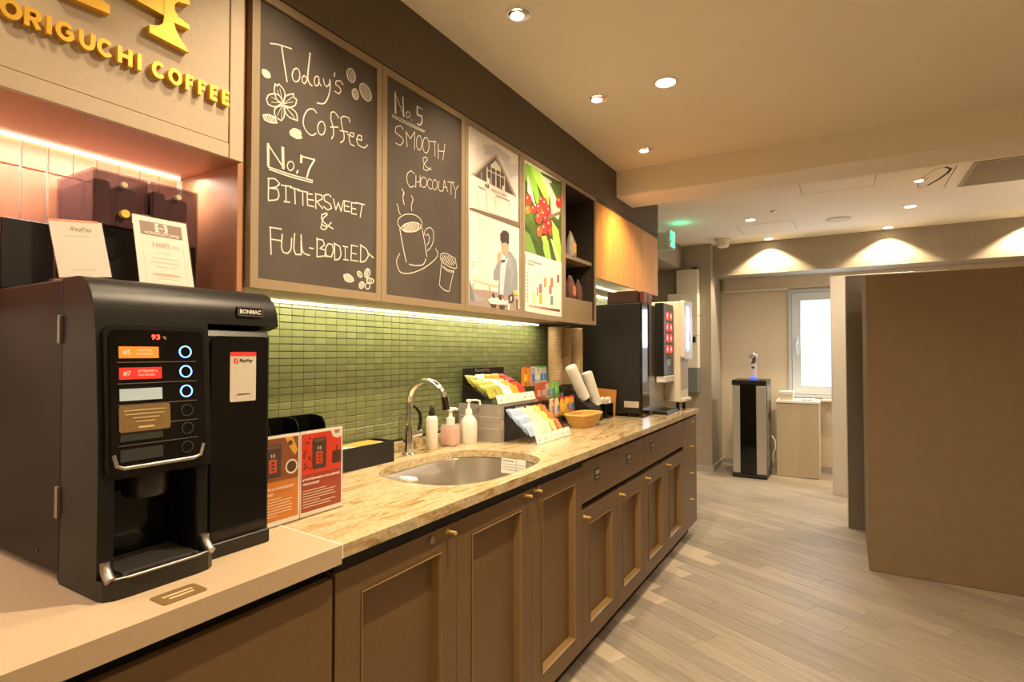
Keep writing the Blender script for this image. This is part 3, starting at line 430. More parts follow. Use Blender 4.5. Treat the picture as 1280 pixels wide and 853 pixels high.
P_MAN = [
((0.9, 0.84, 0.76),[(1.733,1.776),(2.119,1.778),(2.117,1.411),(1.732,1.409)]),
((0.96, 0.93, 0.88),[(1.74,1.771),(1.791,1.774),(1.796,1.53),(1.739,1.532)]),
((0.8, 0.72, 0.62),[(1.798,1.774),(1.805,1.775),(1.804,1.521),(1.799,1.521)]),
((0.84, 0.77, 0.68),[(1.818,1.773),(1.821,1.772),(1.818,1.522),(1.815,1.522)]),
((0.55, 0.5, 0.44),[(1.747,1.58),(1.779,1.581),(1.779,1.577),(1.747,1.576)]),
((0.55, 0.5, 0.44),[(1.747,1.57),(1.776,1.57),(1.776,1.567),(1.747,1.566)]),
((0.55, 0.5, 0.44),[(1.753,1.561),(1.776,1.562),(1.776,1.559),(1.753,1.558)]),
((0.74, 0.64, 0.5),[(1.757,1.515),(1.94,1.507),(1.94,1.499),(1.756,1.508)]),
((0.62, 0.46, 0.26),[(1.871,1.503),(1.882,1.503),(1.882,1.468),(1.871,1.468)]),
((0.62, 0.46, 0.26),[(1.756,1.498),(1.764,1.497),(1.763,1.474),(1.752,1.476)]),
((0.42, 0.33, 0.28),[(1.739,1.474),(1.845,1.48),(2.117,1.478),(2.117,1.412),(1.732,1.409)]),
((0.22, 0.24, 0.3),[(1.734,1.51),(1.749,1.483),(1.77,1.427),(1.736,1.43)]),
((0.4, 0.4, 0.44),[(1.77,1.427),(1.766,1.463),(1.844,1.443),(1.841,1.438)]),
((0.3, 0.33, 0.37),[(2.015,1.661),(2.036,1.664),(2.089,1.631),(2.1,1.554),(2.097,1.499),(2.01,1.469),(1.938,1.468),(1.947,1.537),(1.93,1.529),(1.906,1.532),(1.907,1.563),(1.93,1.598),(1.951,1.616),(1.989,1.627)]),
((0.62, 0.68, 0.78),[(1.957,1.601),(1.989,1.617),(2.02,1.642),(1.999,1.591),(1.989,1.542),(1.979,1.474),(1.951,1.472),(1.951,1.537)]),
((0.36, 0.39, 0.44),[(2.02,1.653),(2.052,1.636),(2.062,1.583),(2.041,1.504),(2.036,1.504),(2.043,1.581),(2.01,1.603)]),
((0.72, 0.42, 0.27),[(1.967,1.69),(2.02,1.699),(2.022,1.664),(2.008,1.641),(1.989,1.639),(1.971,1.654)]),
((0.06, 0.05, 0.05),[(1.955,1.725),(1.974,1.742),(2.005,1.747),(2.025,1.738),(2.025,1.697),(2.01,1.688),(2.001,1.696),(1.971,1.688),(1.957,1.699)]),
((0.72, 0.42, 0.27),[(1.937,1.641),(1.957,1.652),(1.964,1.639),(1.951,1.611),(1.936,1.601),(1.934,1.624)]),
((0.88, 0.86, 0.82),[(1.961,1.631),(1.997,1.639),(1.995,1.623),(1.979,1.615),(1.963,1.617)]),
((0.1, 0.08, 0.07),[(1.961,1.617),(1.995,1.623),(1.989,1.611),(1.969,1.607)]),
((0.93, 0.9, 0.86),[(1.859,1.443),(1.892,1.456),(1.949,1.456),(2.02,1.451),(2.01,1.434),(1.882,1.427)]),
((0.08, 0.06, 0.05),[(1.878,1.428),(1.925,1.429),(1.918,1.414),(1.892,1.413)]),
((0.08, 0.06, 0.05),[(1.945,1.427),(1.994,1.428),(1.985,1.412),(1.951,1.412)]),
((0.08, 0.06, 0.05),[(1.89,1.469),(1.906,1.474),(1.913,1.453),(1.896,1.453)]),
((0.08, 0.06, 0.05),[(1.94,1.468),(1.964,1.471),(1.964,1.449),(1.945,1.449)]),
((0.1, 0.08, 0.07),[(2.02,1.475),(2.057,1.484),(2.062,1.452),(2.025,1.438)]),
((0.93, 0.9, 0.86),[(2.036,1.471),(2.046,1.472),(2.043,1.453),(2.035,1.452)]),
((0.92, 0.66, 0.18),[(2.057,1.5),(2.103,1.502),(2.1,1.482),(2.064,1.482)]),
((0.55, 0.28, 0.22),[(1.979,1.472),(2.002,1.476),(2.002,1.449),(1.984,1.45)]),
((0.62, 0.5, 0.36),[(2.068,1.479),(2.111,1.478),(2.114,1.422),(2.073,1.42)]),
((0.12, 0.09, 0.08),[(2.078,1.464),(2.095,1.464),(2.095,1.424),(2.082,1.423)]),
((0.93, 0.9, 0.86),[(2.012,1.437),(2.028,1.441),(2.026,1.412),(2.012,1.412)]),
]
P_CHERRY = [
((0.06, 0.11, 0.02),[(2.171,2.084),(2.558,2.098),(2.544,1.686),(2.17,1.688)]),
((0.25, 0.55, 0.05),[(2.171,2.08),(2.196,2.092),(2.264,2.059),(2.347,1.903),(2.326,1.859),(2.254,1.969),(2.175,2.015)]),
((0.42, 0.72, 0.12),[(2.215,2.091),(2.305,2.094),(2.412,2.039),(2.407,1.947),(2.347,1.982),(2.264,2.039)]),
((0.78, 0.8, 0.66),[(2.196,2.04),(2.244,1.967),(2.284,1.899),(2.254,1.921),(2.195,1.964)]),
((0.72, 0.7, 0.55),[(2.326,2.076),(2.434,2.075),(2.457,2.03),(2.538,1.966),(2.514,1.898),(2.434,1.912),(2.423,1.981)]),
((0.1, 0.2, 0.03),[(2.171,1.911),(2.224,1.905),(2.305,1.748),(2.224,1.772),(2.171,1.827)]),
((0.1, 0.18, 0.04),[(2.412,2.059),(2.558,2.087),(2.558,2.002),(2.48,2.01)]),
((0.2, 0.36, 0.07),[(2.171,1.781),(2.215,1.77),(2.284,1.686),(2.17,1.69)]),
((0.4, 0.72, 0.12),[(2.434,1.882),(2.514,1.846),(2.545,1.757),(2.544,1.689),(2.456,1.763)]),
((0.36, 0.66, 0.1),[(2.346,1.775),(2.4,1.774),(2.433,1.687),(2.367,1.689),(2.346,1.725)]),
((0.62, 0.82, 0.3),[(2.422,1.788),(2.456,1.784),(2.544,1.686),(2.49,1.687)]),
((0.08, 0.14, 0.03),[(2.224,1.838),(2.305,1.816),(2.294,1.746),(2.186,1.802)]),
((0.24, 0.16, 0.1),[(2.39,1.893),(2.55,1.953),(2.55,1.937),(2.412,1.882)]),
((0.6, 0.62, 0.12),[(2.325,1.781),(2.379,1.795),(2.389,1.772),(2.346,1.755)]),
((0.75, 0.05, 0.04),[(2.23,1.933),(2.226,1.919),(2.216,1.907),(2.201,1.9),(2.187,1.9),(2.176,1.907),(2.173,1.919),(2.176,1.933),(2.187,1.945),(2.201,1.952),(2.216,1.952),(2.227,1.945)]),
((0.92, 0.55, 0.45),[(2.2,1.935),(2.198,1.93),(2.193,1.927),(2.187,1.927),(2.186,1.931),(2.187,1.937),(2.193,1.94),(2.198,1.939)]),
((0.8, 0.25, 0.04),[(2.222,1.884),(2.219,1.873),(2.209,1.864),(2.195,1.859),(2.182,1.858),(2.172,1.863),(2.169,1.872),(2.172,1.882),(2.182,1.891),(2.195,1.896),(2.209,1.897),(2.219,1.892)]),
((0.92, 0.55, 0.45),[(2.194,1.884),(2.192,1.88),(2.187,1.878),(2.183,1.878),(2.181,1.881),(2.183,1.885),(2.187,1.887),(2.192,1.887)]),
((0.72, 0.05, 0.04),[(2.278,1.9),(2.274,1.889),(2.264,1.88),(2.25,1.874),(2.236,1.874),(2.226,1.879),(2.223,1.887),(2.226,1.898),(2.236,1.907),(2.25,1.913),(2.264,1.913),(2.274,1.909)]),
((0.92, 0.55, 0.45),[(2.249,1.9),(2.247,1.896),(2.242,1.894),(2.237,1.894),(2.235,1.897),(2.237,1.901),(2.242,1.903),(2.247,1.903)]),
((0.78, 0.06, 0.05),[(2.338,1.921),(2.334,1.908),(2.321,1.897),(2.305,1.89),(2.288,1.89),(2.276,1.896),(2.272,1.906),(2.276,1.919),(2.288,1.93),(2.305,1.937),(2.322,1.938),(2.334,1.932)]),
((0.92, 0.55, 0.45),[(2.303,1.921),(2.301,1.917),(2.295,1.914),(2.289,1.914),(2.287,1.918),(2.289,1.922),(2.295,1.925),(2.301,1.925)]),
((0.66, 0.04, 0.04),[(2.351,1.959),(2.348,1.948),(2.338,1.939),(2.326,1.933),(2.313,1.933),(2.304,1.938),(2.301,1.947),(2.304,1.957),(2.313,1.967),(2.326,1.972),(2.338,1.973),(2.348,1.968)]),
((0.92, 0.55, 0.45),[(2.325,1.959),(2.323,1.955),(2.318,1.953),(2.314,1.953),(2.312,1.956),(2.314,1.96),(2.318,1.963),(2.323,1.962)]),
((0.72, 0.05, 0.04),[(2.39,1.951),(2.386,1.936),(2.376,1.923),(2.362,1.916),(2.348,1.917),(2.338,1.925),(2.334,1.938),(2.338,1.953),(2.348,1.965),(2.362,1.972),(2.376,1.972),(2.386,1.964)]),
((0.92, 0.55, 0.45),[(2.36,1.954),(2.358,1.948),(2.353,1.945),(2.349,1.946),(2.346,1.95),(2.349,1.956),(2.353,1.959),(2.358,1.958)]),
((0.62, 0.04, 0.04),[(2.43,1.926),(2.426,1.913),(2.415,1.902),(2.401,1.896),(2.386,1.896),(2.376,1.903),(2.372,1.914),(2.376,1.927),(2.387,1.938),(2.401,1.944),(2.415,1.944),(2.426,1.938)]),
((0.92, 0.55, 0.45),[(2.399,1.928),(2.397,1.923),(2.392,1.921),(2.387,1.921),(2.385,1.925),(2.387,1.93),(2.392,1.933),(2.397,1.932)]),
((0.8, 0.07, 0.05),[(2.336,1.871),(2.331,1.857),(2.318,1.844),(2.301,1.837),(2.283,1.837),(2.271,1.844),(2.266,1.857),(2.271,1.871),(2.283,1.884),(2.301,1.891),(2.318,1.891),(2.331,1.884)]),
((0.92, 0.55, 0.45),[(2.299,1.873),(2.296,1.868),(2.29,1.864),(2.284,1.865),(2.282,1.869),(2.284,1.875),(2.29,1.878),(2.296,1.877)]),
((0.7, 0.05, 0.04),[(2.381,1.899),(2.377,1.888),(2.366,1.878),(2.351,1.872),(2.336,1.872),(2.325,1.877),(2.321,1.886),(2.325,1.897),(2.336,1.906),(2.351,1.912),(2.366,1.913),(2.377,1.908)]),
((0.92, 0.55, 0.45),[(2.349,1.899),(2.347,1.895),(2.342,1.892),(2.337,1.893),(2.335,1.896),(2.337,1.9),(2.342,1.902),(2.347,1.902)]),
((0.62, 0.04, 0.04),[(2.394,1.878),(2.39,1.869),(2.381,1.86),(2.368,1.855),(2.355,1.855),(2.346,1.859),(2.342,1.868),(2.346,1.877),(2.355,1.886),(2.368,1.891),(2.381,1.891),(2.391,1.887)]),
((0.92, 0.55, 0.45),[(2.367,1.879),(2.365,1.875),(2.36,1.873),(2.356,1.874),(2.354,1.876),(2.356,1.88),(2.36,1.882),(2.365,1.882)]),
((0.74, 0.05, 0.04),[(2.394,1.831),(2.389,1.816),(2.375,1.804),(2.357,1.796),(2.339,1.797),(2.326,1.804),(2.321,1.817),(2.326,1.832),(2.339,1.845),(2.357,1.852),(2.375,1.852),(2.389,1.844)]),
((0.92, 0.55, 0.45),[(2.355,1.834),(2.353,1.828),(2.346,1.825),(2.34,1.826),(2.337,1.83),(2.34,1.835),(2.346,1.839),(2.353,1.838)]),
((0.55, 0.03, 0.04),[(2.441,1.858),(2.436,1.842),(2.424,1.83),(2.407,1.823),(2.391,1.823),(2.379,1.831),(2.374,1.844),(2.379,1.859),(2.391,1.872),(2.407,1.879),(2.424,1.879),(2.436,1.871)]),
((0.92, 0.55, 0.45),[(2.405,1.86),(2.403,1.855),(2.397,1.852),(2.391,1.853),(2.389,1.857),(2.391,1.863),(2.397,1.866),(2.403,1.865)]),
((0.8, 0.14, 0.05),[(2.334,1.807),(2.33,1.793),(2.319,1.782),(2.305,1.776),(2.29,1.777),(2.28,1.784),(2.276,1.796),(2.28,1.809),(2.29,1.821),(2.305,1.827),(2.319,1.826),(2.33,1.819)]),
((0.92, 0.55, 0.45),[(2.303,1.81),(2.301,1.805),(2.296,1.802),(2.291,1.803),(2.289,1.807),(2.291,1.812),(2.296,1.815),(2.301,1.814)]),
((0.6, 0.05, 0.04),[(2.438,1.823),(2.435,1.813),(2.427,1.804),(2.416,1.799),(2.405,1.8),(2.397,1.806),(2.394,1.815),(2.397,1.826),(2.405,1.835),(2.416,1.84),(2.427,1.839),(2.435,1.833)]),
((0.92, 0.55, 0.45),[(2.415,1.826),(2.413,1.822),(2.409,1.82),(2.405,1.821),(2.404,1.824),(2.405,1.828),(2.409,1.83),(2.413,1.829)]),
((0.62, 0.04, 0.04),[(2.56,2),(2.555,1.984),(2.541,1.97),(2.522,1.961),(2.503,1.961),(2.489,1.969),(2.484,1.982),(2.489,1.998),(2.503,2.011),(2.522,2.02),(2.541,2.021),(2.555,2.013)]),
((0.92, 0.55, 0.45),[(2.52,2),(2.517,1.995),(2.51,1.991),(2.504,1.992),(2.501,1.996),(2.504,2.002),(2.511,2.006),(2.517,2.005)]),
]
P_CHART = [
((0.93, 0.88, 0.8),[(2.17,1.686),(2.544,1.686),(2.543,1.409),(2.166,1.417)]),
((0.86, 0.76, 0.16),[(2.236,1.505),(2.255,1.506),(2.255,1.463),(2.236,1.463)]),
((0.75, 0.35, 0.3),[(2.276,1.536),(2.292,1.537),(2.292,1.497),(2.275,1.496)]),
((0.72, 0.12, 0.22),[(2.3,1.553),(2.327,1.554),(2.327,1.511),(2.3,1.51)]),
((0.85, 0.52, 0.05),[(2.3,1.505),(2.329,1.505),(2.329,1.462),(2.3,1.461)]),
((0.62, 0.36, 0.12),[(2.348,1.588),(2.374,1.589),(2.374,1.545),(2.348,1.544)]),
((0.66, 0.16, 0.26),[(2.402,1.556),(2.428,1.557),(2.428,1.516),(2.402,1.515)]),
((0.7, 0.2, 0.07),[(2.417,1.596),(2.444,1.597),(2.444,1.553),(2.417,1.552)]),
((0.16, 0.32, 0.42),[(2.417,1.507),(2.444,1.508),(2.444,1.465),(2.417,1.464)]),
((0.3, 0.16, 0.2),[(2.488,1.62),(2.513,1.622),(2.513,1.582),(2.487,1.58)]),
((0.75, 0.45, 0.35),[(2.201,1.449),(2.249,1.448),(2.249,1.439),(2.201,1.439)]),
((0.66, 0.34, 0.24),[(2.249,1.448),(2.3,1.448),(2.3,1.439),(2.249,1.439)]),
((0.55, 0.22, 0.15),[(2.3,1.448),(2.352,1.448),(2.352,1.438),(2.3,1.438)]),
((0.42, 0.15, 0.1),[(2.352,1.448),(2.406,1.447),(2.406,1.438),(2.352,1.438)]),
((0.26, 0.1, 0.08),[(2.406,1.447),(2.462,1.447),(2.462,1.437),(2.406,1.437)]),
((0.12, 0.06, 0.05),[(2.462,1.447),(2.52,1.447),(2.52,1.436),(2.462,1.437)]),
((0.45, 0.42, 0.4),[(2.178,1.596),(2.191,1.596),(2.191,1.589),(2.178,1.589)]),
((0.45, 0.42, 0.4),[(2.178,1.58),(2.191,1.58),(2.191,1.573),(2.178,1.573)]),
((0.45, 0.42, 0.4),[(2.178,1.564),(2.191,1.564),(2.191,1.557),(2.178,1.558)]),
((0.45, 0.42, 0.4),[(2.178,1.548),(2.191,1.548),(2.191,1.541),(2.178,1.542)]),
((0.45, 0.42, 0.4),[(2.178,1.533),(2.191,1.532),(2.191,1.526),(2.178,1.526)]),
((0.45, 0.42, 0.4),[(2.178,1.517),(2.191,1.516),(2.191,1.51),(2.178,1.51)]),
((0.45, 0.42, 0.4),[(2.178,1.501),(2.191,1.5),(2.191,1.494),(2.178,1.494)]),
((0.45, 0.42, 0.4),[(2.178,1.485),(2.191,1.484),(2.191,1.478),(2.178,1.479)]),
((0.45, 0.42, 0.4),[(2.178,1.469),(2.191,1.469),(2.191,1.462),(2.178,1.463)]),
((0.45, 0.42, 0.4),[(2.182,1.652),(2.325,1.652),(2.325,1.647),(2.182,1.648)]),
((0.45, 0.42, 0.4),[(2.186,1.638),(2.254,1.637),(2.254,1.633),(2.186,1.633)]),
]
# ================================================================ SETTING
WX = -1.484        # backsplash wall
CX = -1.22         # front of the upper cabinets
# floor: a bed of joints with planks laid on it
floor = struct('floor', box(-2.4, 4.2, -3.2, 7.4, -.06, -.0015), fgrout_m)
th = math.radians(-26.2); UU = Vector((math.cos(th), math.sin(th), 0)); NN = Vector((-math.sin(th), math.cos(th), 0))
PW, PL, G = .0915, .90, .0022
pme = bpy.data.meshes.new('plank'); pb = box(G/2, PL-G/2, G/2, PW-G/2, -.004, 0, .0005); pb.to_mesh(pme); pb.free(); pme.materials.append(plank_m)
spots_ = []
offs = [0, .43, .21, .64, .85, .10, .55, .33, .74, .05, .49, .28]
for r in range(-60, 100):
    n0 = 1.547+.0457-.0915/2+PW*r
    o0 = -1.667+offs[r % 12]+.045*((r*7) % 5)
    for k in range(-12, 14):
        p = UU*(o0+k*PL)+NN*(n0)
        c = p+UU*PL/2+NN*PW/2
        if not (-1.0 < c.x < 4.0 or (c.x > -1.6 and c.y > 3.9)) or not (-2.9 < c.y < 6.75) or c.x < -2.0: continue
        v = c-Vector((0, 0, 0)); depth = v.x*fw.x+v.y*fw.y; lat = v.x*math.cos(yaw)+v.y*math.sin(yaw)
        vis = depth > .9 and -.35*depth < lat < 1.05*depth+.5 and c.x > -1.0-.0*c.y and not (c.x > .55 and c.y > 3.9) and c.y < 6.7
        spots_.append((not vis, depth, p))
spots_.sort(key=lambda q: (q[0], q[1]))
rest = B()
for i, (nv, dpt, p) in enumerate(spots_):
    if i < 300 and not nv:
        o = bpy.data.objects.new('plank', pme); C.objects.link(o); o.parent = floor; o.location = p; o.rotation_euler = (0, 0, th)
    else:
        t = B(); bx(t, G/2, PL-G/2, G/2, PW-G/2, -.004, 0); t.transform(Matrix.Translation(p) @ Matrix.Rotation(th, 4, 'Z'))
        mm = bpy.data.meshes.new('t'); t.to_mesh(mm); t.free(); rest.from_mesh(mm); bpy.data.meshes.remove(mm)
tag(obj('plank', rest, plank_m, floor), kind='stuff')

struct('ceiling', box(-2.4, 4.2, -3.2, 7.4, ZC, ZC+.12), ceil_m)
bm = B()
bx(bm, WX-.12, WX, -3.2, 4.45, 0, ZC); bx(bm, WX-.3, WX, 4.45, 6.04, 2.12, ZC)
wl = struct('wall_left', bm, taupe_m)
bm = B(); bx(bm, -1.95, -1.83, 4.3, 6.2, 0, ZC); bx(bm, -1.95, WX-.12, 4.3, 4.42, 0, ZC)
struct('wall_recess', bm, taupe_m)
struct('wall_column', box(-2.1, -1.185, 6.04, 7.1, 0, ZC), taupe_m)
struct('wall_right', box(3.4, 3.55, -3.2, 7.4, 0, ZC), beige_m)
struct('wall_front', box(-2.0, 3.5, -3.1, -2.95, 0, ZC), beige_m)
# far wall with a window opening
bm = B(); W0, W1, WZ0, WZ1 = -.505, .40, .765, 1.90
bx(bm, -1.3, W0, 6.6, 6.78, 0, ZC); bx(bm, W1, 3.5, 6.6, 6.78, 0, ZC); bx(bm, W0, W1, 6.6, 6.78, 0, WZ0); bx(bm, W0, W1, 6.6, 6.78, WZ1, ZC)
struct('wall_back', bm, beige_m)
struct('trim_fascia', box(-1.185, 3.4, 6.18, 6.6, 2.045, ZC), taupe_m)
bm = box(-1.15, 3.4, 6.56, 6.6, 1.915, 2.045)
struct('trim_curtain_box', bm, beige_m)
struct('trim_curtain_rail', box(-1.15, -.50, 6.545, 6.56, 1.903, 1.918, .002), white_m)
struct('trim_beam', box(CX, 3.4, 3.333, 3.633, 2.21, ZC), ceil_m)
# baseboards
base_m = mat('taupe_baseboard', (.42, .39, .34), .6)
struct('baseboard_column', prism(B(), [(-1.83, 6.025), (-1.17, 6.025), (-1.17, 6.6), (-1.185, 6.6), (-1.185, 6.04), (-1.83, 6.04)], 'z', 0, .06), base_m)
struct('baseboard_back', box(-1.17, 3.4, 6.588, 6.6, 0, .06), base_m)
# bulkhead above the upper cabinets
struct('trim_bulkhead', box(WX, CX+.001, -3.0, 4.24, 2.129, ZC), soffit_m)
# window
win = struct('window_1', ring_prism(B(), rc(W0, W1, WZ0, WZ1), rc(W0+.03, W1-.03, WZ0+.03, WZ1-.03), 'y', 6.575, 6.70), mat('grey_aluminium', (.52, .56, .60), .45))
sash_m = mat('white_sash', (.66, .70, .74), .45)
obj('window_sash', ring_prism(B(), rc(W0+.034, W1-.034, WZ0+.034, WZ1-.034), rc(W0+.115, W1-.11, WZ0+.12, WZ1-.115), 'y', 6.60, 6.645), sash_m, win)
frost = mat('frosted_daylit_glass', (.8, .88, .95), .6, emit=(.78, .89, 1.0), es=.84, var=.08, vscale=3)
obj('window_pane', box(W0+.11, W1-.105, 6.62, 6.63, WZ0+.115, WZ1-.11), frost, win)
bm = B(); tube(bm, [(W0+.075, 6.60, 1.33), (W0+.075, 6.575, 1.34), (W0+.07, 6.565, 1.30), (W0+.085, 6.56, 1.20)], .009, 8); bx(bm, W0+.06, W0+.09, 6.588, 6.60, 1.29, 1.40, .004)
obj('window_handle', bm, sash_m, win, 40)
obj('window_sill', box(-.20, W1+.02, 6.50, 6.60, .735, .760, .004), white_m, win)

# ---- backsplash tiles
tp, tz = .0445, .0224
tme = bpy.data.meshes.new('tile'); tb = box(0, .0048, .0006, tp-.0006, .0011, tz-.0011, .0007); tb.to_mesh(tme); tb.free(); tme.materials.append(tile_m)
struct('trim_mosaic_backing', box(WX, WX+.0012, .805, 4.2, .85, 1.67), ridge_m)
cells = []
for j in range(-15, 8):
    z = 1.235+j*tz
    if z+tz > 1.40 or z < .892: continue
    for i in range(-6, 45):
        y = 1.053+i*tp
        if y < .81 or y > 3.05: continue
        cells.append((y, z))
def seen(y, z): # nearest, and not behind the coffee machine
    return (y < 1.03) or (y < 1.24 and z < 1.02)
cells.sort(key=lambda q: (seen(*q), q[0]))
bm = B()
for i, (y, z) in enumerate(cells):
    if i < 300:
        o = bpy.data.objects.new('tile', tme); C.objects.link(o); o.parent = wl; o.location = (WX+.001, y, z)
    else: bx(bm, WX+.001, WX+.0058, y+.0006, y+tp-.0006, z+.0011, z+tz-.0011)
for j in range(0, 34):
    z = 1.235+(j-15)*tz
    if z+tz > 1.66: continue
    for i in range(45, 72):
        y = 1.053+i*tp
        if z > 1.38 or y > 3.05: bx(bm, WX+.001, WX+.0058, y+.0006, y+tp-.0006, z+.0011, z+tz-.0011)
tag(obj('tile', bm, tile_m, wl), kind='stuff')
# terracotta tiles of the niche
struct('trim_tile_bed', box(WX, WX+.002, -1.2, .805, .85, 1.68), grout_m)
qme = bpy.data.meshes.new('tile'); qb = box(0, .005, .001, .0445-.001, .0015, .145-.0015, .001); qb.to_mesh(qme); qb.free(); qme.materials.append(pink_m)
for zz in (1.620, 1.475, 1.330, 1.185, 1.04, .895):
    for i in range(0, 17):
        y = .744-.0455*i
        if zz > 1.6:
            o = obj('tile', box(0, .005, .001, .0445-.001, .0015, 1.678-1.620, .001), pink_m, wl) if i == 0 else bpy.data.objects.new('tile', t0)
            if i == 0: t0 = o.data
            else: C.objects.link(o)
        elif zz > 1.3 or i < 8:
            o = bpy.data.objects.new('tile', qme); C.objects.link(o)
        else: continue
        o.parent = wl; o.location = (WX+.002, y, zz)
# stone upstand behind the counter
struct('trim_upstand', box(WX, WX+.016, .805, 3.93, .85, .889, .001), granite_m)

# ================================================================ UPPER CABINETS
# sign cabinet over the niche
t = thing('sign_cabinet', 'upper cabinet with khaki front panel carrying raised gold lettering and emblem', 'cabinet', (-1.35, .2, 1.68))
obj('carcass', box(WX, CX-.012, -1.4, .802, 1.682, 2.125), niche_m, t)
obj('end_frame', box(CX-.012, CX, .768, .802, 1.682, 2.125, .001), signface_m, t)
obj('bottom_rail', box(CX-.012, CX, -1.4, .766, 1.682, 1.716, .001), signface_m, t)
obj('front_panel', box(CX-.014, CX-.002, -1.4, .766, 1.7175, 2.125, .001), signface_m, t)
sign = [('H', 0.332), ('O', 0.368), ('R', 0.398), ('I', 0.421), ('G', 0.445), ('U', 0.479), ('C', 0.509), ('H', 0.543), ('I', 0.569), ('C', 0.606), ('O', 0.639), ('F', 0.67), ('F', 0.697), ('E', 0.724), ('E', 0.752)]
for ch, y in sign:
    wd = {'I': .0065, 'O': .028, 'G': .0265, 'C': .025, 'H': .024, 'U': .025, 'R': .024, 'F': .018, 'E': .019}[ch]
    if y > .6 and ch in 'CO': wd *= .93
    obj('letter', block_letter(ch, y, 1.8145, wd*.93, .033, .0076, CX-.002, CX+.011), goldface_m, t)
# emblem: two flared pillars joined by a bar
def pillar(cy, s):
    R_ = [(.040, -.082), (.036, -.075), (.019, -.052), (.0105, -.034), (.040, -.022), (.040, -.030)]
    right = [(.040, -.082), (.024, -.066), (.012, -.046), (.0085, -.035), (.040, -.033+.0), (.040, -.022), (.018, -.014), (.011, -.004), (.010, 0)]
    pr = [(.040, -.082), (.022, -.064), (.012, -.046), (.009, -.036), (.040, -.030), (.040, -.020), (.009, -.018+.006), (.009, 0)]
    lf = [(-.009, 0), (-.010, -.030), (-.012, -.042), (-.020, -.050), (-.030, -.053), (-.040, -.058), (-.042, -.064), (-.040, -.082)]
    spike_r = [(.040, -.082), (.022, -.064), (.011, -.046), (.0075, -.034), (.040, -.0305), (.040, -.021), (.018, -.012), (.009, -.004), (.008, .004)]
    half = [(-.040, -.078), (.040, -.082), (.022, -.062), (.012, -.046), (.008, -.033), (.040, -.032), (.040, -.022), (.016, -.016), (.009, -.006)]
    up = [(u, -v) for u, v in reversed(half[1:])]
    left = [(-.012, .028), (-.028, .040), (-.040, .044), ]
    outline = half+up+[(-.040, .078), (-.040, .072), (-.024, .060), (-.014, .046), (-.012, .032), (-.012, -.032), (-.014, -.046), (-.024, -.056), (-.040, -.062)]
    pts = [(cy+s*u, 1.960+v) for u, v in outline]
    return pts
bm = B(); prism(bm, pillar(.625, 1), 'x', CX-.002, CX+.014); obj('emblem_pillar', bm, goldface_m, t)
bm = B(); prism(bm, pillar(.474, -1), 'x', CX-.002, CX+.014); obj('emblem_pillar', bm, goldface_m, t)
bm = B(); prism(bm, [(.486, 1.940), (.6135, 1.932), (.6135, 1.988), (.486, 1.980)], 'x', CX-.002, CX+.013); obj('emblem_bar', bm, goldface_m, t)
# niche side panel (end gable of the wall cabinets)
solo('end_gable', box(WX+.004, CX-.022, .803, .819, 1.378, 2.125), niche_m, 'reddish-brown side panel closing the tiled niche on the right', 'side panel', (-1.35, .811, 1.378))

def door_frame(y0, y1, z0, z1, iy0, iy1, iz0, iz1, m=frame_m, xb=CX-.02):
    return ring_prism(B(), rc(y0, y1, z0, z1), rc(iy0, iy1, iz0, iz1), 'x', xb, CX)
ZB, ZT = 1.388, 2.125
box_edges = [.822, 1.2645, 1.7035, 2.1365, 2.563, 2.996]
def upper(name, label, i, cat='cabinet'):
    y0, y1 = box_edges[i]+.0012, box_edges[i+1]-.0012
    t = thing(name, label, cat, (-1.35, (y0+y1)/2, ZB), 'wall cabinets with display fronts')
    obj('carcass', box(WX+.005, CX-.021, y0, y1, ZB, ZT), frame_m, t)
    obj('door', door_frame(y0, y1, ZB, ZT, y0+.021, y1-.021, ZB+.024, ZT-.022), frame_m, t)
    return t, y0+.021, y1-.021, ZB+.024, ZT-.022
t, a, b, c, d = upper('chalkboard_cabinet', "wall cabinet with the larger chalkboard front reading Today's Coffee No. 7", 0)
obj('chalkboard', box(CX-.02, CX-.0055, a, b, c, d), chalkb_m, t)
strokes('chalk_writing', CHALK_A, t, CX-.0052, chalk_m); strokes('chalk_writing', CHALK_B, t, CX-.0052, chalk_m)
t, a, b, c, d = upper('chalkboard_cabinet', 'wall cabinet with chalkboard front reading No. 5 above a drawn coffee cup', 1)
obj('chalkboard', box(CX-.02, CX-.0055, a, b, c, d), chalkb_m, t)
strokes('chalk_writing', CHALK_C, t, CX-.0052, chalk_m); strokes('chalk_drawing', CHALK_D, t, CX-.0052, chalk_m)
I3 = Matrix.Translation((CX-.0052, 0, 0))
t, a, b, c, d = upper('poster_cabinet', 'wall cabinet front with photo poster of a gabled house above a man drinking coffee', 2)
obj('backing_board', box(CX-.02, CX-.0055, a, b, c, d), paper_m, t)
picture('poster', P_HOUSE+P_MAN, t, I3, .00012)
bm = text_bm('HORIGUCHI COFFEE', .115, 0, .009); bm.transform(Matrix.Translation((CX-.0012, 1.945, 1.894)) @ FX); obj('poster_lettering', bm, blk_m, t)
t, a, b, c, d = upper('poster_cabinet', 'wall cabinet front with poster of red coffee cherries above a bar chart', 3)
obj('backing_board', box(CX-.02, CX-.0055, a, b, c, d), paper_m, t)
picture('poster', P_CHERRY+P_CHART, t, I3, .00008)
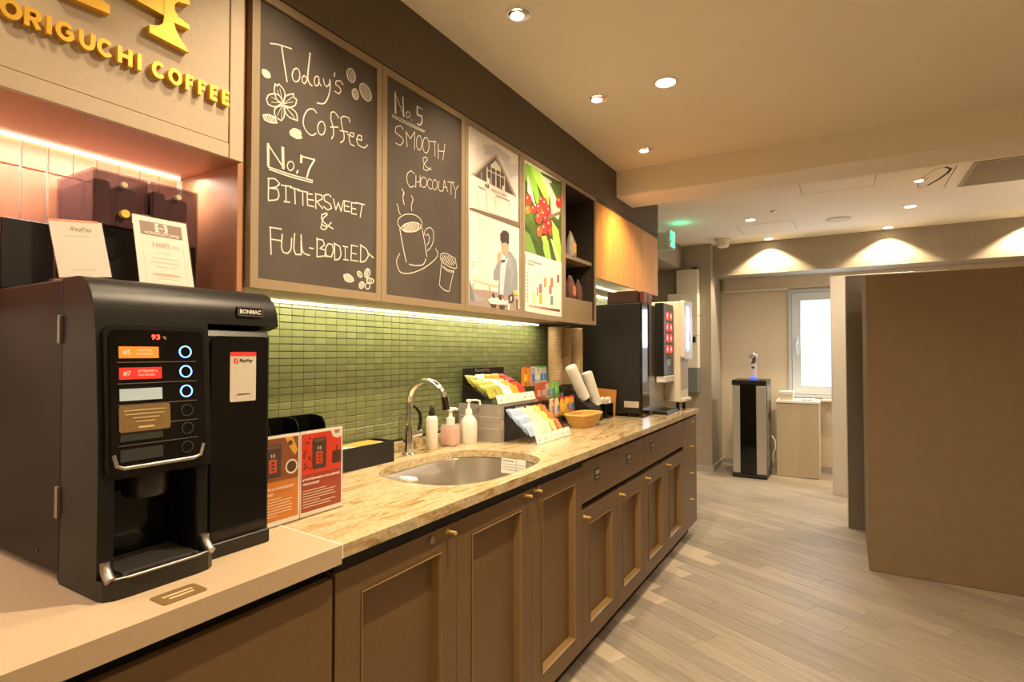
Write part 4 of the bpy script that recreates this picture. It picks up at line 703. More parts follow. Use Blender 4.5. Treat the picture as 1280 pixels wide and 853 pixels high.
# open shelf unit
y0, y1 = box_edges[4]+.0012, box_edges[5]-.0012
t = thing('open_shelf_unit', 'open wall shelf unit with dark interior between cherry poster and wooden cabinet', 'shelf', (-1.35, (y0+y1)/2, ZB), 'wall cabinets with display fronts')
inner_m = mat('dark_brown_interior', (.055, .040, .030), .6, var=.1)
obj('front_frame', ring_prism(B(), rc(y0, y1, ZB, ZT), rc(y0+.022, y1-.022, ZB+.024, ZT-.022), 'x', CX-.004, CX), frame_m, t)
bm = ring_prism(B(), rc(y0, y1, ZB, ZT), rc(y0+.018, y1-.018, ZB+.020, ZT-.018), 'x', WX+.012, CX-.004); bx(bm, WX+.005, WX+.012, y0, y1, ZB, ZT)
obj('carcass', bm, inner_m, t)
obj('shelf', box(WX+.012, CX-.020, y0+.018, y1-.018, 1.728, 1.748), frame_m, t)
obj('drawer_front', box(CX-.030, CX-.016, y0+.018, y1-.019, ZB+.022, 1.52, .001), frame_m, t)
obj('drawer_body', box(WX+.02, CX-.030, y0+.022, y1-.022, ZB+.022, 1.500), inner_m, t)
for zz in (1.58, 1.66, 1.80, 1.88):
    bm = B()
    for xx in (CX-.05, CX-.20): cyl(bm, (xx, y1-.019, zz), (xx, y1-.0165, zz), .003, n=8)
    obj('shelf_pin_holes', bm, steel_m, t)
# honey wood cabinet
t = thing('wooden_cabinet', 'honey-coloured wooden wall cabinet with three plain doors above the dispensers', 'cabinet', (-1.35, 3.6, 1.667))
obj('carcass', box(WX+.005, CX-.02, 2.998, 4.232, 1.675, 2.10), white_m, t)
for ya, yb in ((2.998, 3.421), (3.4235, 3.834), (3.8365, 4.232)): obj('door', box(CX-.02, CX, ya, yb, 1.665, 2.105, .001), woodp_m, t)
struct('trim_filler', box(WX, CX-.004, 2.998, 4.236, 2.106, 2.128), soffit_m)
# LED tubes
for nm, x, ya, yb, z, lb, mm in (('led_strip', WX+.035, .85, 2.71, 1.3835, 'warm glowing light strip under the chalkboard and poster cabinets', led_m), ('led_strip', WX+.012, -.6, .79, 1.6785, 'pale glowing light strip under the sign cabinet in the niche', led_m), ('led_strip', WX+.06, 3.02, 4.15, 1.6705, 'light strip under the honey wood cabinet', led_m)):
    solo(nm, box(x, x+.006, ya, yb, z-.002, z+.0038), mm, lb, 'light', (x, (ya+yb)/2, z))

# ================================================================ COUNTER
CZ, CT, CFX = .85, .027, -.857
# granite worktop with an undermounted sink opening
def sup(cx, cy, a, b, n, k, N=64):
    o = []
    for i in range(N):
        t_ = 2*PI*i/N; c_, s_ = math.cos(t_), math.sin(t_)
        o.append((cx+a*abs(c_)**(2/k)*(1 if c_ >= 0 else -1), cy+b*abs(s_)**(2/k)*(1 if s_ >= 0 else -1)))
    return o
SCX, SCY = -1.112, 1.55
hole = sup(SCX, SCY, .212, .292, 64, 2.9)
Y0, Y1, X0, X1 = 1.20, 1.90, WX+.016, CFX
outer = []
for px_, py_ in hole:
    dx_, dy_ = px_-SCX, py_-SCY; k = 1e9
    if dx_ > 1e-9: k = min(k, (X1-SCX)/dx_)
    if dx_ < -1e-9: k = min(k, (X0-SCX)/dx_)
    if dy_ > 1e-9: k = min(k, (Y1-SCY)/dy_)
    if dy_ < -1e-9: k = min(k, (Y0-SCY)/dy_)
    outer.append((SCX+dx_*k, SCY+dy_*k))
for cxy in ((X0, Y0), (X0, Y1), (X1, Y0), (X1, Y1)):
    i = min(range(64), key=lambda q: (outer[q][0]-cxy[0])**2+(outer[q][1]-cxy[1])**2); outer[i] = cxy
bm = ring_prism(B(), outer, hole, 'z', CZ-CT, CZ)
prism(bm, [(X0, .806), (-1.09, .803), (X1, .786), (X1, Y0), (X0, Y0)], 'z', CZ-CT, CZ)
bx(bm, X0, X1, Y1, 3.935, CZ-CT, CZ)
solo('granite_worktop', bm, granite_m, 'golden-beige veined granite worktop with the sink cut out', 'countertop', (-1.17, 2.3, CZ))
bm = B(); prism(bm, [(X0, -1.4), (X1, -1.4), (X1, .7825), (-1.09, .7995), (X0, .8025)], 'z', CZ-CT-.010, CZ)
solo('beige_worktop', bm, ctop_m, 'smooth beige worktop under the coffee machine', 'countertop', (-1.17, 0, CZ))
solo('joint_strip', prism(B(), [(X0, .8027), (-1.09, .7997), (X1+.0003, .7827), (X1+.0003, .7858), (-1.09, .8028), (X0, .8058)], 'z', CZ-CT, CZ+.0004), white_m, 'thin white joint between beige and granite worktops', 'joint', (-1.17, .795, CZ))
# sink
t = thing('sink', 'undermounted oval-cornered steel sink set in the granite worktop', 'sink', (SCX, SCY, CZ-.20))
bm = B(); rings = []
for f, z, k in ((1.03, CZ-CT, 2.9), (1.0, CZ-CT-.004, 2.9), (.985, CZ-.12, 3.0), (.93, CZ-.165, 3.0), (.80, CZ-.182, 3.0), (.12, CZ-.190, 2.0)):
    rings.append([bm.verts.new((x_, y_, z)) for x_, y_ in sup(SCX, SCY, .212*f if f > .2 else .03, .292*f if f > .2 else .03, 64, k)])
for a_, b_ in zip(rings, rings[1:]):
    for i in range(64): bm.faces.new((a_[i], a_[(i+1) % 64], b_[(i+1) % 64], b_[i]))
bm.faces.new(rings[-1])
o = obj('basin', bm, steel_m, t, 60); md = o.modifiers.new('s', 'SOLIDIFY'); md.thickness = .0015; md.offset = 1
bm = B(); lathe(bm, [(.034, -.189+CZ), (.034, -.186+CZ), (.026, -.186+CZ), (.020, -.188+CZ)], (SCX, SCY, 0), 24); obj('drain', bm, chrome_m, t, 40)
picture('notice_sticker', [((.86, .84, .80), rc(-.055, .055, -.028, .028)), ((.35, .33, .32), rc(-.05, .002, .016, .021)), ((.5, .48, .46), rc(-.05, .05, .005, .008)), ((.5, .48, .46), rc(-.05, .045, -.005, -.002)), ((.5, .48, .46), rc(-.05, .03, -.015, -.012)), ((.35, .33, .32), rc(.012, .014, -.026, .026))], t,
        Matrix.Translation((-1.085, 1.832, CZ-.052)) @ Matrix.Rotation(math.radians(-92), 4, 'Z') @ Matrix.Rotation(math.radians(-4), 4, 'Y'))
bm = B(); lathe(bm, [(.0, .0), (.040, .0), (.042, .006), (.038, .010), (0, .011)], (-1.115, 1.272, CZ+.0005), 20, sx=.8, sy=.42)
solo('soap_dish', bm, white_m, 'small white oval dish on the near rim of the sink', 'dish', (-1.115, 1.272, CZ), smooth=40)

# ---- base cabinets
CF = -.88
def panel_door(parent, name, y0, y1, z0, z1, iy0, iy1, iz0, iz1, knob=None, lock=None):
    d = obj(name, ring_prism(B(), rc(y0, y1, z0, z1), rc(iy0, iy1, iz0, iz1), 'x', CF-.028, CF), cab_m, parent)
    obj('panel', box(CF-.028, CF-.0238, iy0-.002, iy1+.002, iz0-.002, iz1+.002), cab_m, d)
    bm = B(); A_ = rc(iy0, iy1, iz0, iz1); w_ = .010; Bq = rc(iy0+w_, iy1-w_, iz0+w_, iz1-w_)
    RD = .024
    x_prof = [(A_, CF+.0015), (rc(iy0+.003, iy1-.003, iz0+.003, iz1-.003), CF+.003), (rc(iy0+.006, iy1-.006, iz0+.006, iz1-.006), CF-.003), (Bq, CF-RD)]
    R_ = [[bm.verts.new((xx, u, v)) for u, v in pl] for pl, xx in x_prof]
    for p_, q_ in zip(R_, R_[1:]):
        for i in range(4): bm.faces.new((p_[i], p_[(i+1) % 4], q_[(i+1) % 4], q_[i]))
    bmesh.ops.recalc_face_normals(bm, faces=list(bm.faces))
    obj('moulding', bm, litmould_m, d)
    if knob:
        bm = B(); cyl(bm, (CF, knob[0], knob[1]), (CF+.028, knob[0], knob[1]), .0048, n=14); cyl(bm, (CF, knob[0], knob[1]), (CF+.002, knob[0], knob[1]), .007, n=14)
        obj('knob', bm, gold_m, d, 30)
    if lock:
        bm = B(); cyl(bm, (CF, lock[0], lock[1]), (CF+.005, lock[0], lock[1]), .0095, n=18); bx(bm, CF+.005, CF+.0058, lock[0]-.001, lock[0]+.001, lock[1]-.005, lock[1]+.005)
        obj('lock', bm, steelf_m, d, 30)
    return d
def carcass(t, y0, y1, zt=.823): obj('carcass', box(WX+.02, CF-.029, y0+.001, y1-.001, .085, zt-.002), black_m, t); obj('plinth', box(-1.40, -.935, y0+.001, y1-.001, 0, .085), black_m, t)
t = thing('base_cabinet', 'plain brown flat-front cabinet under the beige worktop', 'cabinet', (-1.15, -.3, 0))
carcass(t, -1.4, .783, .81)
obj('front_panel', box(CF-.02, CF, -1.4, .780, .09, .780, .0012), cab_m, t)
t = thing('sink_cabinet', 'brown cabinet with three tall framed doors and brass knobs below the sink', 'cabinet', (-1.15, 1.4, 0))
obj('carcass', box(-.935, CF-.029, .786, 2.008, .085, .64), black_m, t); obj('top_rail', box(-.892, -.884, .786, 2.008, .789, .821), black_m, t); obj('plinth', box(-1.40, -.935, .786, 2.008, 0, .085), black_m, t)
obj('side', box(WX+.02, -.94, .786, .80, .09, .81), black_m, t)
panel_door(t, 'door', .787, 1.194, .085, .787, .856, 1.128, .15, .728, (1.153, .772), (1.088, .769))
panel_door(t, 'door', 1.1955, 1.6, .085, .787, 1.262, 1.536, .15, .735, (1.556, .776))
panel_door(t, 'door', 1.6015, 2.008, .085, .787, 1.672, 1.946, .152, .735, (1.623, .778), (1.645, .781))
units = [(2.012, 2.398), (2.400, 2.788), (2.790, 3.186), (3.188, 3.588)]
pl = [2.154, 2.544, 2.925, None]; kn = [2.028, 2.432, 2.815, 3.212]
ulab = ['brown drawer-over-door cabinet next to the sink cabinet, first with a black label plate', 'brown drawer-over-door cabinet second along from the sink cabinet', 'brown drawer-over-door cabinet with the third black label plate', 'brown drawer-over-door cabinet without label plate beside the narrow drawer unit']
for i, (ya, yb) in enumerate(units):
    t = thing('drawer_cabinet', ulab[i], 'cabinet', (-1.15, (ya+yb)/2, 0), 'drawer-over-door base cabinets')
    carcass(t, ya, yb)
    d_ = obj('drawer', box(CF-.02, CF, ya, yb, .642, .800, .0012), cab_m, t)
    if pl[i]:
        y_ = pl[i]+.01; ck = obj('label_plate', box(CF, CF+.002, y_-.026, y_+.026, .705, .757, .001), blk_m, d_)
        bm = B(); bx(bm, CF+.002, CF+.0023, y_-.018, y_-.006, .732, .748); bx(bm, CF+.002, CF+.0023, y_-.003, y_+.006, .732, .748); bx(bm, CF+.002, CF+.0023, y_+.009, y_+.019, .732, .748); bx(bm, CF+.002, CF+.0023, y_-.018, y_+.019, .716, .721)
        obj('plate_print', bm, mat('grey_print', (.42, .40, .37), .6), d_)
    panel_door(t, 'door', ya, yb, .085, .615, ya+.072, yb-.064, .155, .552, (kn[i], .59))
t = thing('drawer_unit', 'narrow brown unit of four drawers with brass knobs at the far counter end', 'cabinet', (-1.15, 3.76, 0))
carcass(t, 3.59, 3.94)
for za, zb in ((.64, .800), (.4655, .638), (.295, .4635), (.085, .293)):
    d_ = obj('drawer', box(CF-.02, CF, 3.591, 3.943, za, zb, .0008), cab_m, t)
    bm = B(); cyl(bm, (CF, 3.765, zb-.022), (CF+.028, 3.765, zb-.022), .0048, n=12); obj('knob', bm, gold_m, d_, 30)
obj('end_panel', box(WX+.02, CF, 3.9435, 3.955, .085, .822), cab_m, t)

# ================================================================ PARTITIONS AND FAR CORNER
solo('partition_panel', box(.11, 2.6, 3.76, 4.58, 0, 1.672, .004), part_m, 'wide brown-beige partition block, nearest and largest on the right', 'partition', (1.35, 4.17, 0))
bm = B(); bx(bm, .016, .6, 4.60, 4.66, 0, 1.777, .002)
t = thing('partition_screen', 'narrow shade-coloured partition standing just behind the large beige block', 'partition', (.3, 4.63, 0))
obj('panel', bm, partshade_m, t); obj('edge_strip', box(.010, .016, 4.60, 4.66, 0, 1.777), cream_m, t)
bm = B(); bx(bm, -.092, .5, 5.60, 5.66, 0, 1.90, .002)
t = thing('partition_screen', 'cream partition edge beside the window, farthest of the partitions', 'partition', (.2, 5.63, 0))
obj('panel', bm, cream_m, t); obj('edge_strip', box(-.098, -.092, 5.60, 5.66, 0, 1.90), cream_m, t)

# electrical boxes on the column
t = thing('distribution_box', 'tall cream distribution box stack on the grey column', 'electrical box', (-1.4, 6.0, .8))
obj('upper_box', box(-1.518, -1.30, 5.95, 6.04, 1.855, 2.105, .003), offw_m, t)
for za, zb in ((1.622, 1.853), (1.412, 1.619), (1.075, 1.409)): obj('door_panel', box(-1.605, -1.297, 5.92, 6.04, za, zb, .003), offw_m, t)
obj('grey_box', box(-1.605, -1.30, 5.92, 6.04, .82, 1.073, .003), mat('grey_green_box', (.16, .18, .17), .5), t)
obj('latch', box(-1.345, -1.315, 5.908, 5.92, 1.34, 1.40, .002), blk_m, t)
solo('door_stopper', box(-1.36, -1.305, 5.96, 6.0, 2.106, 2.125, .003), blk_m, 'small black sensor on top of the cream distribution box', 'sensor', (-1.33, 5.98, 2.106))

# exit sign
t = thing('exit_sign', 'green lit emergency exit sign on the wall high above the far corner', 'sign', (-1.40, 5.02, 2.18))
obj('housing', box(WX, -1.298, 4.985, 5.035, 2.155, 2.315, .004), white_m, t)
obj('bracket', box(WX, -1.44, 4.98, 5.04, 2.315, ZC), white_m, t)
g = obj('lit_panel', box(-1.298, -1.292, 4.90, 5.03, 2.172, 2.305, .002), green_m, t)
obj('housing_back', box(-1.33, -1.299, 4.895, 4.984, 2.165, 2.312, .004), white_m, t)
bm = B(); x_ = -1.2915
bx(bm, x_, x_+.0008, 4.985, 5.018, 2.185, 2.295); tube(bm, [(x_, 4.925, 2.275), (x_, 4.915, 2.235), (x_, 4.935, 2.20)], .006, 6); tube(bm, [(x_, 4.915, 2.235), (x_, 4.89, 2.20)], .006, 6); tube(bm, [(x_, 4.945, 2.25), (x_, 4.90, 2.262)], .005, 6); bmesh.ops.create_icosphere(bm, subdivisions=1, radius=.010, matrix=Matrix.Translation((x_, 4.928, 2.293)))
obj('running_figure', bm, whiteprint_m, t)
d = bpy.data.lights.new('exit_glow', 'POINT'); d.energy = .35; d.color = (.05, 1, .5); d.shadow_soft_size = .03; o = bpy.data.objects.new('exit_glow', d); C.objects.link(o); o.location = (-1.22, 4.93, 2.31)

# ceiling fittings
def downlight(x, y, label, lit=True, r=.047, tilt=0, group='recessed ceiling downlights', z=ZC):
    t = thing('downlight', label, 'ceiling light', (x, y, z), group)
    bm = B(); lathe(bm, [(r*.82, -.001), (r*.9, -.004), (r*1.08, -.003), (r*1.1, 0)], (x, y, z), 28, cap=False); obj('trim_ring', bm, white_m, t, 40)
    bm = B(); lathe(bm, [(r*.84, -.001), (r*.5, .0), (.0001, .0)], (x, y, z-.0012), 24, cap=False)
    if lit: obj('lens', bm, lamp_m, t)
    else:
        obj('reflector', bm, chrome_m, t, 50)
        bm = B(); lathe(bm, [(r*.55, -.004), (r*.5, -.0085), (.0001, -.009)], (x-.008, y, z), 18, cap=False); obj('lens', bm, lamp_m, t)
        bm = B(); lathe(bm, [(r*.72, -.002), (r*.55, -.006), (r*.55, -.002)], (x-.008, y, z), 18, cap=False); obj('gimbal', bm, chrome_m, t, 40)
for x, y, l in ((-.925, 1.601, 'chrome adjustable spotlight in the ceiling above the larger chalkboard'), (-.932, 2.322, 'chrome adjustable spotlight in the ceiling, second from the bulkhead end'), (-.943, 3.046, 'small chrome adjustable spotlight nearest the ceiling beam')): downlight(x, y, l, False, .042)
downlight(-.633, 2.328, 'bright round downlight in the ceiling before the beam', True, .047)
for x, y, l in ((-.677, 5.126, 'lit downlight beyond the beam, nearest the exit sign'), (.455, 5.285, 'lit downlight beyond the beam beside the round speaker'), (-.635, 6.07, 'downlight throwing a light cone on the fascia above the water cooler'), (.356, 6.07, 'downlight throwing a light cone on the fascia right of the window')): downlight(x, y, l, True, .045)
downlight(.447, 4.511, 'chrome spotlight beyond the beam beside the ceiling crack', False, .042)
t = thing('ceiling_speaker', 'flat round beige ceiling disc beyond the beam', 'speaker', (-.029, 5.479, ZC))
bm = B(); lathe(bm, [(.095, 0), (.095, -.006), (.085, -.010), (.0001, -.011)], (-.029, 5.479, ZC), 30, cap=False); obj('disc', bm, cream_m, t, 40)
bm = B(); lathe(bm, [(.02, 0), (.02, -.004), (.012, -.010), (.0001, -.012)], (-.479, 4.899, ZC), 16, cap=False)
solo('sprinkler', bm, steelf_m, 'small metal sprinkler head in the ceiling beyond the beam', 'sprinkler', (-.479, 4.899, ZC), smooth=40)
t = thing('smoke_detector', 'round white detector on the ceiling beside the grey column', 'detector', (-1.03, 5.85, ZC))
bm = B(); lathe(bm, [(.075, 0), (.075, -.02), (.062, -.025), (.056, -.075), (.045, -.085), (.0001, -.086)], (-1.03, 5.85, ZC), 24, cap=False); obj('body', bm, offw_m, t, 40)
bm = B(); lathe(bm, [(.06, -.03), (.0605, -.036), (.058, -.036)], (-1.03, 5.85, ZC), 24, cap=False); obj('band', bm, steelf_m, t)
hatch_m = mat('hatch_line', (.30, .26, .20), .8)
for x0, x1, y0_, y1_, l in ((-.25, .19, 4.35, 4.50, 'square access hatch outline in the ceiling before the vent'), (-.82, -.36, 5.32, 5.75, 'access hatch outline in the ceiling near the detector')):
    t = thing('access_hatch', l, 'hatch', ((x0+x1)/2, (y0_+y1_)/2, ZC), 'ceiling access hatches')
    y0_ = y0_-.30 if y0_ < 4.4 else y0_
    obj('hatch_joint', ring_prism(B(), rc(x0, x1, y0_, y1_), rc(x0+.004, x1-.004, y0_+.004, y1_-.004), 'z', ZC-.001, ZC), hatch_m, t)
    obj('hatch_panel', box(x0+.004, x1-.004, y0_+.004, y1_-.004, ZC-.0006, ZC), ceil_m, t)
t = thing('ceiling_vent', 'grey rectangular air grille in the ceiling at the right', 'vent', (1.5, 4.5, ZC))
obj('backing', box(.70, 2.2, 4.27, 4.80, ZC-.002, ZC), mat('vent_dark', (.10, .085, .06), .8), t)
obj('frame', ring_prism(B(), rc(.68, 2.22, 4.25, 4.82), rc(.70, 2.2, 4.27, 4.80), 'z', ZC-.006, ZC), mat('vent_grey', (.36, .32, .25), .6), t)
for i in range(28):
    o = obj('slat', prism(B(), [(4.275+.0188*i, ZC-.002), (4.279+.0188*i, ZC-.002), (4.286+.0188*i, ZC-.006), (4.282+.0188*i, ZC-.006)], 'x', .70, 2.2), mat('vent_grey', ()), t)
obj('side_slit', box(.60, .606, 4.27, 4.80, ZC-.001, ZC), hatch_m, t)
bm = B(); pts = [(.497, 4.30), (.545, 4.27), (.58, 4.33), (.575, 4.42), (.545, 4.55), (.50, 4.68), (.455, 4.72), (.44, 4.62), (.452, 4.45), (.497, 4.30)]
for i, (p_, q_) in enumerate(zip(pts, pts[1:])):
    wd = .016 if 1 <= i <= 4 else .004; v = (Vector(q_)-Vector(p_)).normalized(); n = Vector((-v.y, v.x))*wd/2
    bm.faces.new([bm.verts.new((a_.x, a_.y, ZC-.0008-.00002*i)) for a_ in (Vector(p_)-n, Vector(q_)-n, Vector(q_)+n, Vector(p_)+n)])
solo('torn_opening', bm, black_m, 'dark torn ring-shaped gap in the ceiling left of the vent', 'ceiling damage', (.51, 4.5, ZC))
# ================================================================ COFFEE MACHINE
t = thing('coffee_machine', 'large black bean-to-cup coffee machine with lit selection buttons on the beige worktop', 'coffee machine', (-1.2, .56, CZ))
bm = B(); bx(bm, -1.470, -1.116, .416, .735, CZ+.012, 1.355, .004)
obj('body', bm, mside_m, t)
bm = B()
for x_, y_ in ((-1.44, .45), (-1.15, .45), (-1.44, .69), (-1.15, .69)): cyl(bm, (x_, y_, CZ), (x_, y_, CZ+.013), .016, n=12)
obj('feet', bm, blk_m, t)
def arc(cx, cz, rx, rz, a0, a1, n=7): return [(cx+rx*math.cos(a0+(a1-a0)*i/n), cz+rz*math.sin(a0+(a1-a0)*i/n)) for i in range(n+1)]
top = arc(-1.062, 1.292, .056, .063, PI/2, .12, 8)
bm = B(); prism(bm, [(-1.113, 1.355)]+top+[(-1.0, 1.27), (-.987, 1.10), (-.985, 1.030), (-1.113, 1.030)], 'y', .413, .592)
obj('front_shell', bm, mtop_m, t, 30)
bm = B(); prism(bm, [(-1.113, 1.355)]+top+[(-1.004, 1.284), (-1.030, 1.276), (-1.113, 1.276)], 'y', .592, .742)
obj('top_cover', bm, mtop_m, t, 30)
bm = B(); bx(bm, -1.113, -.985, .413, .436, CZ, 1.030)
obj('left_cheek', bm, mtop_m, t)
bm = B(); bx(bm, -1.113, -.995, .572, .592, CZ, 1.030, .003); obj('right_cheek', bm, mtop_m, t)
obj('cup_bay', box(-1.113, -1.08, .436, .572, CZ, 1.030), blkg_m, t)
bm = B(); prism(bm, [(-1.113, CZ), (-1.113, 1.274), (-1.012, 1.274), (-1.006, 1.262), (-1.006, CZ+.028), (-1.113, CZ+.028)], 'y', .593, .722)
o = obj('payment_housing', bm, blk_m, t)
bm = B(); prism(bm, rrect(.600, .716, .885, 1.262, .012), 'x', -1.006, -1.0015); obj('payment_panel', bm, blkg_m, t)
obj('base_foot', box(-1.113, -1.000, .593, .724, CZ, CZ+.0275, .002), blk_m, t)
# spout
bm = B(); lathe(bm, [(.034, 0), (.034, -.040), (.031, -.044), (.0001, -.044)], (-1.035, .505, 1.032), 24); obj('spout', bm, blk_m, t, 40)
# drip tray
bm = B(); prism(bm, [(-1.08, .436), (-.985, .413), (-.972, .416), (-.963, .428), (-.960, .45), (-.960, .555), (-.963, .575), (-.972, .587), (-.985, .591), (-1.08, .572)], 'z', CZ, CZ+.031)
tr = obj('drip_tray', bm, blk_m, t)
bm = B()
for i in range(9): bx(bm, -1.075+.011*i, -1.070+.011*i, .448, .562, CZ+.031, CZ+.033)
bx(bm, -1.078, -.975, .446, .450, CZ+.031, CZ+.0335); bx(bm, -1.078, -.975, .560, .564, CZ+.031, CZ+.0335)
obj('grate', bm, steelf_m, tr)
for s, y_ in ((1, .4245), (-1, .5815)):
    bm = B(); tube(bm, [(-.966, y_, CZ+.030), (-.975, y_, CZ+.036), (-.986, y_, CZ+.046), (-.987, y_, CZ+.056)], .0080, 10); obj('chrome_corner', bm, steelf_m, tr, 50)
bm = B(); tube(bm, [(-.966, .428, CZ+.031), (-.9615, .45, CZ+.031), (-.9615, .555, CZ+.031), (-.966, .578, CZ+.031)], .0022, 8); obj('chrome_rim', bm, steelf_m, tr, 50)
# control panel, leaning with the shell
def lean(bm, off):
    for v in bm.verts: v.co.x += -.985+off+(-.075*(v.co.z-1.10) if v.co.z > 1.10 else -.01*(v.co.z-1.10))
    return bm
def cut(bm):  # give the leaning panel a fold line at z 1.10
    g = list(bm.verts)+list(bm.edges)+list(bm.faces); bmesh.ops.bisect_plane(bm, geom=g, plane_co=(0, 0, 1.10), plane_no=(0, 0, 1)); return bm
bm = lean(cut(prism(B(), rrect(.421, .584, 1.036, 1.275, .014), 'x', -.004, .0035)), 0); obj('panel_surround', bm, mtop_m, t)
bm = lean(cut(prism(B(), rrect(.428, .577, 1.044, 1.268, .012), 'x', 0, .0055)), 0)
cp = obj('control_panel', bm, blkg_m, t)
rows = [1.232, 1.198, 1.164, 1.131, 1.100, 1.068]
orange_m = mat('orange_label', (.80, .28, .03), .5, emit=(.9, .28, .02), es=.25); redl_m = mat('red_label', (.75, .03, .02), .5, emit=(.9, .03, .02), es=.35); blul_m = mat('pale_label', (.42, .50, .52), .5, emit=(.5, .65, .7), es=.18); dkl_m = mat('dark_label', (.04, .045, .042), .4); brl_m = mat('brown_plaque', (.30, .20, .08), .35, .4)
for i, z in enumerate(rows):
    m_ = (orange_m, redl_m, blul_m, None, dkl_m, dkl_m)[i]
    if m_: obj('label_strip', lean(box(0, .0065, .441, .505-.004*(i == 0), z-.0105, z+.0085), 0), m_, cp, label=('orange label strip', 'red label strip', 'pale blue label strip', '', 'dark label strip', 'dark label strip')[i])
    bm = B(); n_ = 24; prof = []
    tor = bmesh.new(); c_ = (0, .545, z)
    for a_, b_ in ((.0105, .0088),):
        o_ = [(c_[1]+a_*math.cos(2*PI*k/n_), c_[2]+a_*math.sin(2*PI*k/n_)) for k in range(n_)]; i_ = [(c_[1]+b_*math.cos(2*PI*k/n_), c_[2]+b_*math.sin(2*PI*k/n_)) for k in range(n_)]
        ring_prism(tor, o_, i_, 'x', .0055, .0072)
    bm.free(); obj('button_ring', lean(tor, 0), blue_m if i < 3 else dkl_m, cp, label='blue lit button ring' if i < 3 else 'unlit button ring')
    bm = B(); cyl(bm, (.005, .545, z), (.0066, .545, z), .0085, n=20); obj('button', lean(bm, 0), blkg_m, cp, 30)
    if i < 5: obj('divider', lean(box(0, .0068, .438, .563, z-.0175, z-.0165), 0), steelf_m, cp)
def ptext(body, wd, y, z, m_, h=None, off=.0068): return text('print', body, wd, m_, cp, (-.985+off+(-.075*(z-1.10) if z > 1.10 else 0), y, z), height=h, bold=.02)
ptext('#5', .0115, .452, 1.231, whiteprint_m); ptext('SMOOTH &', .022, .4785, 1.2345, whiteprint_m, .0035); ptext('CHOCOLATY', .026, .4790, 1.2285, whiteprint_m, .0035)
ptext('#7', .0115, .452, 1.197, whiteprint_m); ptext('BITTERSWEET &', .030, .4835, 1.2005, whiteprint_m, .0035); ptext('FULL-BODIED', .026, .4815, 1.1945, whiteprint_m, .0035)
ptext('93', .0135, .497, 1.2565, digit_m, .0085, .0062); ptext('°C', .0055, .511, 1.2555, whiteprint_m, .0045, .0062)
bm = lean(prism(B(), rrect(.4385, .516, 1.104, 1.146, .004), 'x', .0055, .0085), 0); bq = obj('plaque', bm, brl_m, cp, label='brown metal notice plaque')
bm = B()
for k, (a_, b_) in enumerate(((.445, .508), (.447, .506), (.458, .498), (.462, .492))): bx(bm, .0086, .009, a_, b_, 1.137-.006*k, 1.1385-.006*k)
bx(bm, .0086, .009, .466, .490, 1.109, 1.112); obj('plaque_print', lean(bm, 0), mat('pale_gold_print', (.62, .50, .28), .5), cp)
bm = B(); tube(bm, [(.0035, .432, 1.070), (.0055, .436, 1.052), (.006, .446, 1.0475), (.006, .556, 1.0475), (.0055, .568, 1.051), (.0035, .574, 1.070)], .0032, 8); obj('chrome_trim', lean(bm, .001), steelf_m, t, 50)
# brand badge, hinges
bd = obj('badge', prism(B(), rrect(.652, .706, 1.302, 1.320, .003), 'x', -1.012, -1.0035), blk_m, t)
obj('badge_frame', ring_prism(B(), rrect(.652, .706, 1.302, 1.320, .003), rrect(.6535, .7045, 1.3035, 1.3185, .0025), 'x', -1.0035, -1.0025), steelf_m, bd)
text('badge_lettering', 'BONMAC', .045, whiteprint_m, bd, (-1.0033, .679, 1.3108), height=.0085, bold=.03)
for za, zb in ((1.246, 1.293), (.958, 1.010)): obj('hinge', box(-1.121, -1.1125, .408, .415, za, zb, .001), steelf_m, t)
obj('seam', box(-1.1165, -1.1130, .4126, .7, CZ+.005, 1.353), black_m, t)
bm = B(); cyl(bm, (-1.205, .4165, .888), (-1.205, .4145, .888), .004, n=10); obj('screw', bm, blk_m, t)
# payment sticker
pp = obj('payment_sticker', prism(B(), rrect(.636, .690, 1.1365, 1.232, .003), 'x', -1.0015, -1.0005), mat('cream_sticker', (.62, .57, .48), .5), t, label='cream payment sticker with red top')
picture('sticker_print', [((.75, .05, .04), rc(.636, .690, 1.224, 1.232)), ((.75, .05, .04), rc(.643, .652, 1.210, 1.2195)), ((.62, .57, .48), rc(.646, .648, 1.210, 1.2145)), ((.62, .57, .48), rc(.6465, .650, 1.2155, 1.218)), ((.15, .13, .12), rc(.650, .678, 1.1495, 1.1515))], t, Matrix.Translation((-1.0003, 0, 0)), .0001)
text('sticker_lettering', 'PayPay', .027, blk_m, t, (-.9998, .669, 1.2145), height=.008, bold=.02)
# plaque on the worktop
t = thing('counter_plaque', 'small brown engraved plaque stuck on the worktop before the coffee machine', 'plaque', (-.903, .492, CZ))
obj('plate', prism(B(), rrect(-.925, -.880, .459, .527, .006), 'z', CZ, CZ+.0016), brl_m, t)
bm = B()
for k, (a_, b_) in enumerate(((.470, .516), (.474, .512))): bx(bm, -.910+.012*k, -.905+.012*k, a_, b_, CZ+.0016, CZ+.0019)
obj('engraving', bm, mat('pale_gold_print', ()), t)

